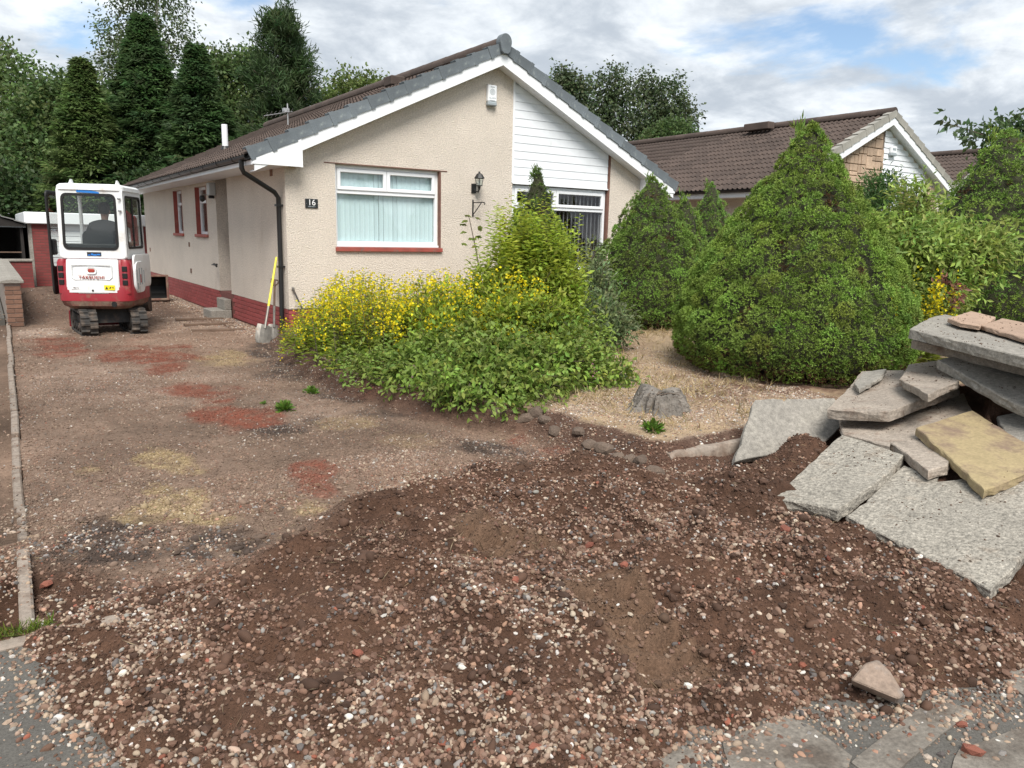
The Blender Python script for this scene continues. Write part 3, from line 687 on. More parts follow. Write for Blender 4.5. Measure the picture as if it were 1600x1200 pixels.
MB().box((WX1 - .004, YF - .003, WZ0 + .012), (WX1 + .022, YF + .06, WZ1 - .006)).build('reveal', 'brown_trim', w1)
w2 = front_window(VX0, VX1, VZ0, VZ1, 2.17, [8.93], 'blind_grey', .098, 1.15, YF + .05)
MB().box((VX0 - .03, YF - .045, VZ0 - .05), (VX1 + .05, YF + .12, VZ0 + .010)).build('sill', 'red_trim', w2, bevel=.005)
MB().box((10.158, YF - .006, VZ0 + .0), (10.205, YF + .20, rz(10.2) - .17)).build('red_strip', 'brown_trim', house)
# gable boarding
sd_ = empty_part('gable_boarding', house)
MB().prism([(7.915, YF + .04, 2.60), (10.15, YF + .04, 2.60), (10.15, YF + .04, rz(10.15) - .2), (7.915, YF + .04, rz(7.915) - .2)], (0, .05, 0)).build('backing', 'upvc_grime', sd_)
z = 2.595; bwid = .1385
while z < 4.46:
    z1 = z + bwid - .002
    xr = min(10.15, XC + (RZ - .21 - z) / SLP); xr2 = min(10.15, XC + (RZ - .21 - z1) / SLP)
    if xr2 > 7.98:
        pts = [(7.91, YF + .006, z), (xr, YF + .006, z), (xr, YF + .013, z1) if xr2 >= 10.15 else (xr2, YF + .013, z1), (7.91, YF + .013, z1)]
        MB().prism(pts, (0, .03, 0)).build('board', 'upvc_grime', sd_)
    z += bwid
MB().box((7.885, YF - .012, 2.59), (7.925, YF + .03, rz(7.9) - .2)).build('edge_trim', 'upvc', sd_)
MB().box((7.905, YF - .022, 2.572), (10.155, YF + .05, 2.594)).build('bottom_trim', 'upvc', sd_)
# roof deck, tiles, verges
roof = empty_part('roof', house)
def slab_roof(m, c, zr, e0, e1, y0, y1, d0=.05, d1=.13):
    for s, e in ((-1, e0), (1, e1)):
        m.prism([(c, y0, zr - d0), (e, y0, rz(e, c, zr) - d0), (e, y0, rz(e, c, zr) - d1), (c, y0, zr - d1)], (0, y1 - y0, 0))
m = MB(); slab_roof(m, XC, RZ, EL + .05, ER - .05, YV + .06, 24.35); m.build('roof_deck', 'dark_wood', roof)
def tile_profile():
    """double roman: local y across, returns (y, z) from left to right"""
    return [(0, .0), (.035, .0), (.055, .03), (.095, .03), (.115, 0), (.185, 0), (.205, .03), (.245, .03), (.265, 0), (.302, 0.002)]
def tile_mesh(flip=1, mt='roof_tile'):
    pr = tile_profile(); n = len(pr); V = []; F = []
    for x, zt_ in ((0, .022), (.40, -.004)):         # lower edge lifted onto the row below
        for y, z in pr: V.append((flip * x, y, z + zt_))
    for y, z in pr: V.append((0, y, z + .022 - .022))
    for i in range(n - 1): F += [(i, i + 1, n + i + 1, n + i), (2 * n + i, 2 * n + i + 1, i + 1, i)]
    if flip < 0: F = [tuple(reversed(f)) for f in F]
    me = bpy.data.meshes.new('tile'); me.from_pydata(V, [], F); me.materials.append(MATS[mt]); return me
def tile_roof(parent, c, zr, e0, y0, y1, side, limit, mt='roof_tile'):
    """tiles on the slope whose eave is at e0; side -1 = slope facing -X. nearest `limit` tiles are single parts"""
    tm = tile_mesh(1, mt); rows = int((abs(c - e0) - .02) / CA / .345) + 1; cols = int((y1 - y0) / .300)
    jobs = []
    for r in range(rows):
        for k in range(cols):
            d = r * .345; x = e0 + side * -1 * d * CA; z = rz(x, c, zr) - .046
            jobs.append((x, y0 + k * .30, z, r))
    jobs.sort(key=lambda j: j[1] + .2 * j[3] if side < 0 else j[1])
    rot = (0, -ANG, 0) if side < 0 else (0, -ANG, math.pi)
    V0 = np.array([v.co[:] for v in tm.vertices]); F0 = np.array([p.vertices[:] for p in tm.polygons])
    Rm = np.array([[CA, 0, -SA], [0, 1, 0], [SA, 0, CA]])
    if side > 0: Rm = np.diag([-1., -1., 1.]) @ Rm
    VV = []; FF = []; b = 0
    for i, (x, y, z, r) in enumerate(jobs):
        j = (x + random.uniform(-.004, .004), y + (.30 if side > 0 else 0), z + random.uniform(-.002, .002))
        if i < limit: piece('tile', tm, parent, j, rot)
        else: VV.append(V0 @ Rm.T + np.array(j)); FF.append(F0 + b); b += len(V0)
    if VV: kind(npmesh('tiles', np.concatenate(VV), np.concatenate(FF), mt, parent), 'stuff')
tile_roof(roof, XC, RZ, EL, YV + .16, 24.4, -1, 296)
tile_roof(roof, XC, RZ, ER, YV + .16, 24.4, 1, 0)
def verge(parent, c, zr, e0, e1, yv, mt, nm='verge_tile'):
    """cloaked verge units climbing both slopes, each overlapping the one below"""
    for s, e in ((-1, e0), (1, e1)):
        L = abs(c - e) / CA; n = int(round(L / .345)); g = L / n
        prof = [(0, .045), (.17, .045), (.17, .02), (.02, .02), (.02, -.125), (0, -.125)]
        def place(q, d): return [(e - s * (d * CA) + s * -(-1) * 0 - s * 0, yv + a, rz(e, c, zr) + d * SA + b) for a, b in q]
        o0 = np.array([e, yv, rz(e, c, zr)])
        mm_ = MB()
        def ringp(d, k, dz): return [(-s * d * CA + s * (b * k + dz) * SA, a * 1.0 - (k - 1) * .02 * (1 if a < .01 else 0), d * SA + (b * k + dz) * CA) for a, b in prof]
        mm_.loft([ringp(.006, 1.16, .012), ringp(.075, 1.16, .012), ringp(.078, 1.0, .012), ringp(g + .03, .94, -.010)])
        ms = mm_.mesh(nm, mt)
        for i in range(n): piece(nm, ms, parent, o0 + np.array([-s * i * g * CA, random.uniform(-.004, .004), i * g * SA + random.uniform(-.004, .004)]))
verge(roof, XC, RZ, EL, ER, YV, 'verge')
# ridge: half-round units and a round end cap
rm = MB(); rings = []
prof = [(.125 * math.cos(q), .125 * math.sin(q)) for q in np.linspace(-.25, math.pi + .25, 12)] + [(-.10, -.05), (.10, -.05)]
rm.loft([[(a, 0, b) for a, b in prof], [(a * .97, .45, b * .97) for a, b in prof]]); rme = rm.mesh('ridge_tile', 'roof_tile', smooth=True)
for k in range(29): piece('ridge_tile', rme, roof, (XC, YV + .08 + .448 * k, RZ + .0))
cap = MB(); cp = [(.118 * math.cos(q), .03 + .135 * math.sin(q)) for q in np.linspace(-.1, math.pi + .1, 14)] + [(-.085, -.12), (-.045, -.155), (.045, -.155), (.085, -.12)]
cap.loft([[(XC + a * .94, YV - .062, RZ + b * .97) for a, b in cp], [(XC + a, YV - .05, RZ + b) for a, b in cp], [(XC + a, YV + .07, RZ + b) for a, b in cp]]); cap.build('ridge_end_cap', 'verge', roof)
MB().box((XC - .75, 14.1, rz(XC - .6) - .05), (XC - .45, 14.45, rz(XC - .6) + .13)).build('roof_vent', 'roof_tile', roof, bevel=.02)
# barge boards, soffits, fascia, eave boxes
for s, e, xb in ((-1, EL, 3.98), (1, ER, 11.02)):
    x0 = e - s * .10
    MB().prism([(XC, YV + .02, RZ - .125), (x0, YV + .02, rz(x0) - .125), (x0, YV + .02, rz(x0) - .30), (XC, YV + .02, RZ - .325)], (0, .025, 0)).build('barge_board', 'upvc', house)
    MB().prism([(XC, YV + .047, RZ - .29), (x0, YV + .047, rz(x0) - .29), (x0, YV + .047, rz(x0) - .302), (XC, YV + .047, RZ - .302)], (0, YF - YV - .05, 0)).build('soffit', 'upvc_grime', house)
    xe = e - s * .07
    # boxed end of the eave
    MB().prism([(xe, YV + .008, 2.585), (xb, YV + .008, 2.585), (xb, YV + .008, rz(xb) - .13), (xe, YV + .008, rz(xe) - .13)], (0, .012, 0)).build('eave_end_board', 'upvc', house)
    MB().box((xb - .012, YV + .004, 2.58), (xb + .012, YF - .002, rz(xb) - .20)).build('eave_return', 'upvc', house)
    MB().box((xe - .008, YV + .022, 2.575), (xe + .012, 24.3, rz(xe) - .055)).build('fascia', 'upvc_grime', house)
    a, b = sorted((xe, XL + .02 if s < 0 else XR - .02)); MB().box((a + .02, YV + .022, 2.59), (b, 24.3, 2.602)).build('eave_soffit', 'upvc_grime', house)
gut = MB(); gp = [(.055 * math.cos(q), .055 * math.sin(q)) for q in np.linspace(math.pi, 2 * math.pi, 9)] + [(.049 * math.cos(q), .049 * math.sin(q)) for q in np.linspace(2 * math.pi, math.pi, 9)]
GX, GZ = EL + .005, rz(EL) - .045
gut.loft([[(GX + a, YV + .03, GZ + b) for a, b in gp], [(GX + a, 24.3, GZ + b - .03) for a, b in gp]]); g_ = gut.build('gutter', 'black_plastic', house, smooth=True)
gb = MB().loft([[(a * 1.13, 0, b * 1.13) for a, b in gp], [(a * 1.13, .035, b * 1.13) for a, b in gp]]).mesh('gutter_bracket', 'black_plastic')
for k in range(14): piece('gutter_bracket', gb, g_, (GX, 12.0 + .92 * k, GZ - .002 * k))
PX, PY = XL - .055, YF + .16
MB().tube([(GX, PY - .1, GZ - .03), (GX, PY - .1, GZ - .16), (GX + .03, PY - .09, GZ - .22), (PX - .06, PY - .01, GZ - .47), (PX, PY, GZ - .55), (PX, PY, 1.2), (PX - .01, PY - .01, .5), (PX - .03, PY - .03, .0)], .036, 10).build('downpipe', 'black_plastic', house, smooth=True)
for z in (2.02, 1.10): MB().box((PX - .048, PY - .048, z), (PX + .06, PY + .048, z + .03)).build('pipe_clip', 'black_plastic', house)
# wall vents, small brown marks
for u, v in ((296, 382), (299, 423), (235, 390)):
    p = onX(u, v, XL); MB().box((XL - .012, p[1] - .05, p[2] - .05), (XL + .02, p[1] + .05, p[2] + .05)).build('vent_grille', 'brick_brown', house)
p = onX(424, 270, XL); MB().box((XL - .01, p[1] - .06, p[2] - .05), (XL + .02, p[1] + .06, p[2] + .05)).build('vent_grille', 'brick_brown', house)
# door in the recess
d_ = MB().box((XL + 1.02, 14.95, .47), (XL + 1.08, 15.74, 2.5)).build('door', 'upvc', house)
# step and handrail at the entrance
st = empty('entrance_step', (XL - .2, 15.3, 0), 'pale grey concrete entrance step against the red brick base', 'step')
q = G(348, 494)
MB().box((XL - .38, 14.95, -.05), (XL - .005, 15.6, .16)).build('lower_block', 'concrete', st, bevel=.01); MB().box((XL - .13, 14.96, .161), (XL - .004, 15.55, .36)).build('upper_block', 'concrete', st, bevel=.01)
hr = empty('handrail', (XL - .03, 15.9, 1.0), 'short black handrail fixed to the wall beside the recessed entrance', 'handrail')
MB().tube([(XL - .02, 15.80, .98), (XL - .10, 15.80, .98), (XL - .13, 15.60, 1.0), (XL - .13, 15.42, .96)], .018, 8).build('rail', 'black_iron', hr); MB().lathe([(.04, 0), (.04, .01), (.03, .012)], (XL - .10, 15.80, .97), 10).build('mount', 'black_iron', hr)
wl = empty('floodlight', (XL, 15.85, 2.5), 'grey box floodlight high on the side wall by the entrance', 'floodlight')
p = onX(343, 290, XL)
MB().box((XL - .13, 15.72, 2.30), (XL - .002, 15.90, 2.54)).build('housing', 'grey_panel', wl, bevel=.012); MB().lathe([(.05, 0), (.06, .03), (.04, .06)], (XL - .07, 15.80, 2.245), 10).build('sensor', 'black_plastic', wl)
cl = empty('security_camera', (XL, 16.3, 2.3), 'small dark round camera on a bracket beside side window', 'camera')
MB().tube([(XL - .002, 16.2, 2.32), (XL - .16, 16.2, 2.33)], .012, 8).build('bracket', 'galv', cl); MB().lathe([(.0, -.08), (.04, -.06), (.05, -.02), (.05, .02), (.03, .05)], (XL - .15, 16.2, 2.26), 12).build('dome', 'black_plastic', cl)

# ------------------------------------------------------------------ things fixed on the front wall
p = onY(744, 283, YF - .08)
lan = empty('wall_lantern', (p[0], YF, p[2]), 'black carriage lantern with glass panes on the front wall', 'lantern'); x, z = p[0] + .02, p[2]
MB().lathe([(.015, .155), (.02, .13), (.05, .115), (.085, .06), (.092, .045), (.08, .04)], (x, YF - .15, z), 8).build('cap', 'black_iron', lan)
MB().lathe([(.055, -.075), (.075, .04)], (x, YF - .15, z), 6).build('glass', 'lamp_glass', lan)
fm = MB()
for k in range(6): q = k * math.pi / 3; fm.tube([(x + .056 * math.cos(q), YF - .15 + .056 * math.sin(q), z - .075), (x + .077 * math.cos(q), YF - .15 + .077 * math.sin(q), z + .042)], .005, 4)
fm.lathe([(.058, -.085), (.058, -.072), (.02, -.07)], (x, YF - .15, z), 8); fm.lathe([(.012, -.15), (.02, -.12), (.03, -.09)], (x, YF - .15, z), 8); fm.build('frame', 'black_iron', lan)
MB().lathe([(.012, -.06), (.018, 0), (.006, .02)], (x, YF - .15, z), 8).build('bulb', 'print_white', lan)
am = MB(); am.tube([(x, YF - .15, z - .13), (x, YF - .12, z - .18), (x - .01, YF - .05, z - .17), (x - .02, YF - .005, z - .12)], .013, 6); am.box((x - .07, YF - .018, z - .20), (x + .02, YF - .001, z - .04)); am.build('arm', 'black_iron', lan)
p = onY(741, 325, YF - .02)
br = empty('basket_bracket', (p[0], YF, p[2]), 'black iron hanging basket bracket on the front wall below lantern', 'bracket')
x, z = p[0] - .02, p[2]
MB().box((x - .012, YF - .014, z - .15), (x + .012, YF - .001, z + .14)).build('wall_bar', 'black_iron', br)
MB().tube([(x, YF - .012, z + .09), (x + .08, YF - .18, z + .095), (x + .09, YF - .24, z + .09), (x + .085, YF - .265, z + .07), (x + .08, YF - .25, z + .055)], .009, 6).build('arm', 'black_iron', br)
MB().tube([(x, YF - .012, z - .12), (x + .07, YF - .17, z + .085)], .008, 6).build('brace', 'black_iron', br)
p = onY(486.5, 318, YF)
hp = empty('house_number_plate', (p[0], YF, p[2]), 'small black slate plate with white number 16 on the front wall', 'number plate')
MB().box((p[0] - .10, YF - .016, p[2] - .07), (p[0] + .10, YF - .001, p[2] + .07)).build('plate', 'slate_plate', hp, bevel=.004)
text_mesh('numerals', '16', .125, 'print_white', hp, basis((1, 0, 0), (0, 0, 1), (p[0], YF - .018, p[2] + .012)), .001)
pm = MB(); xx = p[0] - .055
for k in range(9): wv = random.uniform(.006, .012); pm.box((xx, YF - .0185, p[2] - .052), (xx + wv, YF - .0162, p[2] - .042)); xx += .0128
pm.build('small_lettering', 'print_grey', hp)
for dx in (-.085, .085): MB().lathe([(.006, 0), (.006, .004)], (p[0] + dx, YF - .02, p[2] - .002), 8).build('screw', 'galv', hp)
p = onY(766, 150, YF)
ab = empty('alarm_box', (p[0], YF, p[2]), 'white burglar alarm box with grey printed emblem high on front gable', 'alarm box')
x, z = p[0], p[2]
MB().prism([(x - .09, YF - .001, z - .10), (x + .09, YF - .001, z - .10), (x + .09, YF - .001, z + .17), (x - .09, YF - .001, z + .17)], (0, -.075, 0)).build('case', 'upvc', ab, bevel=.012)
MB().box((x - .092, YF - .085, z - .17), (x + .092, YF - .001, z - .102)).build('strobe_lens', 'print_grey', ab, bevel=.015)
em = MB()
for k in range(3):
    ro = .052 - .018 * k; q1 = [(x + ro * math.cos(t), YF - .0775, z + .055 + ro * math.sin(t)) for t in np.arange(14) * 2 * math.pi / 14]; q2 = [(x + (ro - .008) * math.cos(t), YF - .0775, z + .055 + (ro - .008) * math.sin(t)) for t in np.arange(14) * 2 * math.pi / 14]; em.ring(q1, q2, (0, .003, 0))
em.build('emblem', 'print_grey', ab)
text_mesh('lettering', 'ALARM', .042, 'print_grey', ab, basis((1, 0, 0), (0, 0, 1), (x, YF - .0765, z - .045)), .001)
em = MB(); em.box((x - .04, YF - .078, z + .128), (x + .04, YF - .074, z + .140)); em.box((x - .05, YF - .078, z - .085), (x + .05, YF - .074, z - .078)); em.build('print_line', 'print_grey', ab)

# flue and aerial
fl = empty('roof_flue', (4.6, 18.0, rz(4.6)), 'white upright flue pipe standing on the left roof slope', 'flue')
MB().lathe([(.065, -.10), (.065, .50), (.06, .505), (.05, .505)], (4.6, 18.0, rz(4.6)), 14).build('pipe', 'upvc', fl, smooth=True); MB().lathe([(.10, -.03), (.07, .05)], (4.6, 18.0, rz(4.6)), 14).build('collar', 'black_plastic', fl)
AX, AY = 5.6, 16.75; az = rz(AX)
ae = empty('tv_aerial', (AX, AY, az), 'thin metal television aerial rising over the left roof slope', 'aerial')
MB().tube([(AX, AY, az - .1), (AX, AY, az + .42)], .014, 6).build('mast', 'galv', ae)
bm_ = MB(); bm_.tube([(AX + .1, AY, az + .27), (AX - .55, AY - .15, az + .10)], .008, 5); bm_.build('boom', 'galv', ae)
for k in range(7):
    t = k / 6; c = np.array([AX + .05 - .58 * t, AY - .15 * t, az + .255 - .15 * t]); MB().tube([c + (-.02, .12, -.05), c + (.02, -.12, .05)], .005, 4).build('rod', 'galv', ae)
MB().box((AX - .10, AY - .05, az + .24), (AX + .02, AY + .05, az + .32)).build('reflector', 'galv', ae)
# ------------------------------------------------------------------ neighbouring bungalow
NC, NZ, NY = 19.75, 5.02, 11.75; NEL, NER = NC - 4.36, NC + 4.36
nb = empty('bungalow', (NC - 3.7, NY, 0), 'neighbouring bungalow with brown tiled roof and buff stone clad gable', 'house')
nl, nr = NC - 3.72, NC + 3.72
def nrz(x): return rz(x, NC, NZ)
m = MB(); wall_cols(m, [(nl, nr, .0, None)], NY, NY + .2, NC, NZ); m.box((nl, NY + .2, 0), (nl + .25, 24, 2.86)); m.box((nr - .25, NY + .2, 0), (nr, 24, 2.86)); m.box((nl + .25, 23.8, 0), (nr - .25, 24, 2.86)); m.build('wall', 'roughcast', nb)
MB().box((nl - .014, NY + .3, 0), (nl + .01, 23.9, 1.2)).build('lower_wall', 'brown_wall', nb)
nroof = empty_part('roof', nb)
m = MB(); slab_roof(m, NC, NZ, NEL + .05, NER - .05, NY - .2, 24.5); m.build('roof_deck', 'dark_wood', nroof)
tile_roof(nroof, NC, NZ, NEL, NY - .10, 24.5, -1, 296)
tile_roof(nroof, NC, NZ, NER, NY - .10, 24.5, 1, 0)
verge(nroof, NC, NZ, NEL, NER, NY - .27, 'verge_old')
for k in range(28): piece('ridge_tile', rme, nroof, (NC, NY - .25 + .448 * k, NZ - .005))
MB().box((NC - .55, 15.0, NZ - .12), (NC - .25, 15.9, NZ + .09)).build('roof_vent', 'roof_tile', nroof, bevel=.02)
for s, e in ((-1, NEL), (1, NER)):
    x0 = e - s * .08; yv = NY - .25
    MB().prism([(NC, yv, NZ - .125), (x0, yv, nrz(x0) - .125), (x0, yv, nrz(x0) - .30), (NC, yv, NZ - .32)], (0, .025, 0)).build('barge_board', 'upvc', nb)
    MB().prism([(NC, yv + .027, NZ - .27), (x0, yv + .027, nrz(x0) - .27), (x0, yv + .027, nrz(x0) - .285), (NC, yv + .027, NZ - .285)], (0, .22, 0)).build('soffit', 'upvc_grime', nb)
    MB().box((x0 - .01, yv, nrz(x0) - .26), (x0 + .012, 24.4, nrz(x0) - .06)).build('fascia', 'upvc', nb)
    a, b = sorted((x0 - s * .012, (nl if s < 0 else nr))); MB().box((a, yv + .03, nrz(x0) - .25), (b, 24.4, nrz(x0) - .24)).build('eave_soffit', 'upvc_grime', nb)
    gm_ = MB(); gx = e; gz_ = nrz(e) - .045; gm_.loft([[(gx + p_, yv, gz_ + q_) for p_, q_ in gp], [(gx + p_, 24.3, gz_ + q_) for p_, q_ in gp]]); gm_.build('gutter', 'black_plastic', nb, smooth=True)
# stone cladding: blocks of mixed size on the left part of the gable, white boarding on the middle
clad = MB().prism([(nl, NY - .012, 1.2), (NC + .05, NY - .012, 1.2), (NC + .05, NY - .012, nrz(NC + .05) - .2), (nl, NY - .012, nrz(nl) - .2)], (0, .01, 0)).build('stone_cladding', 'clad_joint', nb)
def stone(m_x0, m_x1, z0, z1):
    mm_ = MB().box((m_x0 + .008, NY - .045 - random.uniform(0, .02), z0 + .008), (m_x1 - .008, NY - .013, z1 - .008)); mm_.build('stone_block', 'stone_clad', clad, bevel=.01)
def fill(x0, x1, z0, z1, dep=0):
    w, h = x1 - x0, z1 - z0
    if z1 > min(nrz(x0), nrz(x1)) - .27: 
        if h > .12 and w > .12 and z0 < max(nrz(x0), nrz(x1)) - .3:
            xm, zm = (x0 + x1) / 2, (z0 + z1) / 2
            for a in ((x0, xm, z0, zm), (xm, x1, z0, zm), (x0, xm, zm, z1), (xm, x1, zm, z1)): fill(*a, dep + 1)
        return
    if (w > .42 or h > .34 or (dep < 3 and random.random() < .5 and w > .3)):
        if w > h * random.uniform(.9, 1.5): s = x0 + w * random.choice((.38, .5, .62)); fill(x0, s, z0, z1, dep + 1); fill(s, x1, z0, z1, dep + 1)
        else: s = z0 + h * random.choice((.4, .5, .6)); fill(x0, x1, z0, s, dep + 1); fill(x0, x1, s, z1, dep + 1)
    else: stone(x0, x1, z0, z1)
x = nl + .9
while x < NC + .04:
    fill(x, min(x + .69, NC + .05), 2.3, 3.2); fill(x, min(x + .69, NC + .05), 3.2, 4.1); fill(x, min(x + .69, NC + .05), 4.1, 4.9); x += .69
bd = empty_part('gable_boarding', nb); z = 2.2
while z < 4.7:
    xr = min(NC + 2.25, NC + (NZ - .28 - z - .12) / SLP)
    if xr > NC + .12: MB().prism([(NC + .05, NY - .035, z), (xr, NY - .035, z), (xr, NY - .018, z + .135), (NC + .05, NY - .018, z + .135)], (0, .017, 0)).build('board', 'upvc_grime', bd)
    z += .14
for k in range(5):
    for q in range(2): stone(NC + 2.35 + .31 * q, NC + 2.64 + .31 * q, 2.3 + .25 * k, 2.53 + .25 * k) if 2.53 + .25 * k < nrz(NC + 2.64 + .31 * q) - .27 else None
p = onY(1394, 236, NY - .05)
ab2 = empty('alarm_box', (p[0], NY, p[2]), 'white alarm box with teal print on the neighbouring white boarding', 'alarm box')
MB().box((p[0] - .13, NY - .11, p[2] - .06), (p[0] + .13, NY - .036, p[2] + .12)).build('case', 'upvc', ab2, bevel=.012); MB().box((p[0] - .135, NY - .12, p[2] - .13), (p[0] + .135, NY - .036, p[2] - .062)).build('strobe_lens', 'print_grey', ab2, bevel=.012)
MB().box((p[0] - .08, NY - .1125, p[2] + .01), (p[0] + .08, NY - .109, p[2] + .07)).build('print_line', 'print_grey', ab2)
# third bungalow: only its roof shows
TC, TZ, TY = 29.8, 5.0, 13.4
tb = empty('bungalow', (TC, TY, 0), 'farther bungalow of which only the brown tiled roof slope shows', 'house')
m = MB(); wall_cols(m, [(TC - 3.7, TC + 3.7, 0, None)], TY, TY + .2, TC, TZ); m.box((TC - 3.7, TY + .2, 0), (TC - 3.5, 24, 2.8)); m.box((TC + 3.5, TY + .2, 0), (TC + 3.7, 24, 2.8)); m.build('wall', 'roughcast', tb)
troof = empty_part('roof', tb); m = MB(); slab_roof(m, TC, TZ, TC - 4.3, TC + 4.3, TY - .2, 24.5); m.build('roof_deck', 'dark_wood', troof)
tile_roof(troof, TC, TZ, TC - 4.36, TY - .1, 24.5, -1, 200); verge(troof, TC, TZ, TC - 4.36, TC + 4.36, TY - .27, 'verge_old')
for k in range(24): piece('ridge_tile', rme, troof, (TC, TY - .25 + .448 * k, TZ - .005))
tile_roof(troof, TC, TZ, TC + 4.36, TY - .1, 24.5, 1, 0)

# ------------------------------------------------------------------ garage at the end of the drive
ga = empty('garage', (1.2, 25, 0), 'flat roofed garage with red brick pier and white ribbed door behind excavator', 'garage')
MB().box((1.14, 25.0, -.3), (1.52, 25.35, 1.70)).build('pier', 'garage_brick', ga); MB().box((3.95, 25.0, -.3), (4.35, 25.35, 1.70)).build('pier', 'garage_brick', ga)
MB().box((1.04, 24.99, -.3), (1.135, 31, 1.70)).build('side_wall', 'concrete', ga); MB().box((4.36, 25.0, -.3), (4.45, 31, 1.7)).build('side_wall', 'concrete', ga); MB().box((1.14, 30.9, -.3), (4.35, 31, 1.7)).build('rear_wall', 'concrete', ga)
MB().box((.98, 24.86, 1.705), (4.55, 31.1, 2.02)).build('roof_fascia', 'upvc', ga, bevel=.02); 
dr = MB().box((1.525, 25.10, -.3), (3.945, 25.14, 1.70)).build('door', 'upvc_grime', ga)
pm_ = MB().box((0, -.018, 0), (2.36, 0, .135)).mesh('door_rib', 'upvc', bevel=.008)
for k in range(12): piece('door_rib', pm_, dr, (1.555, 25.098, -.1 + .148 * k))
wl_ = empty('garden_wall', (.8, 24.6, 0), 'low red painted brick wall with grey coping beside the garage pier', 'wall')
MB().box((.42, 24.40, -.3), (1.05, 24.62, .70)).build('brickwork', 'garage_brick', wl_); MB().box((.38, 24.36, .705), (1.08, 24.66, .77)).build('coping', 'concrete', wl_, bevel=.01)
# brown boundary wall ending in a pier: bricks and coping slabs
PT = .80
bw = empty('boundary_wall', (.32, 14.9, 0), 'brown brick boundary wall end with long grey concrete coping slabs', 'wall')
core = MB().box((.222, 14.912, -.2), (.448, 24.3, PT - .08)).build('brickwork', 'mortar', bw)
bst = MB().box((0, 0, 0), (.112, .10, .064)).mesh('brick', 'brick_brown', bevel=.004); bsl = MB().box((0, 0, 0), (.215, .10, .064)).mesh('brick', 'brick_brown', bevel=.004); bsd = MB().box((0, 0, 0), (.10, .215, .064)).mesh('brick', 'brick_brown', bevel=.004)
z = -.06; r = 0
while z < PT - .14:
    if r % 2: piece('brick', bsl, core, (.2275, 14.90, z))
    else: piece('brick', bst, core, (.2215, 14.90, z)); piece('brick', bst, core, (.3385, 14.90, z))
    for k in range(14): piece('brick', bsd, core, (.355, 15.004 + .225 * k + (.11 if r % 2 else 0), z))
    z += .0745; r += 1
cpm = MB().prism([(-.165, 0, 0), (.165, 0, 0), (.165, 0, .045), (0, 0, .075), (-.165, 0, .045)], (0, .60, 0)).mesh('coping', 'concrete', bevel=.008)
for k in range(15): piece('coping', cpm, bw, (.335, 14.86 + .608 * k, PT - .075 + random.uniform(-.004, .004)))
# dark carport next door
cp = empty('carport', (-2, 24.9, 0), 'dark open fronted timber carport with shallow grey roof beside the boundary wall', 'carport')
MB().box((-6, 29.0, 0), (.92, 29.1, 1.7)).build('back_wall', 'dark_wood', cp); MB().box((.86, 24.95, 0), (.93, 29.0, 1.62)).build('side_wall', 'dark_wood', cp)
for x in (-3.6, -.35): MB().box((x, 24.95, 0), (x + .10, 25.05, 1.62)).build('post', 'dark_wood', cp)
MB().box((-6, 24.97, .92), (.86, 25.01, .95)).build('rail', 'old_wood', cp); MB().box((-6, 24.95, 0), (.86, 25.0, .45)).build('low_boarding', 'dark_wood', cp)
MB().box((-6.1, 24.86, 1.60), (1.0, 24.95, 1.68)).build('eave_board', 'print_grey', cp)
rf = empty_part('roof', cp); MB().prism([(1.0, 24.8, 1.66), (-1.6, 24.8, 2.55), (-6, 24.8, 2.55), (-6, 24.8, 1.69), (1.0, 24.8, 1.63)], (0, 4.5, 0)).build('roof_deck', 'dark_wood', rf)
stp = MB().prism([(0, 0, 0), (0, .42, .0), (.30, .42, -.08), (.30, 0, -.08)], (0, 0, .028)).mesh('shingle', 'shed_roof')
for k in range(9):
    for j in range(10): piece('shingle', stp, rf, (.74 - .285 * k, 24.74 + .43 * j, 1.772 + .0976 * k + random.uniform(0, .006)))

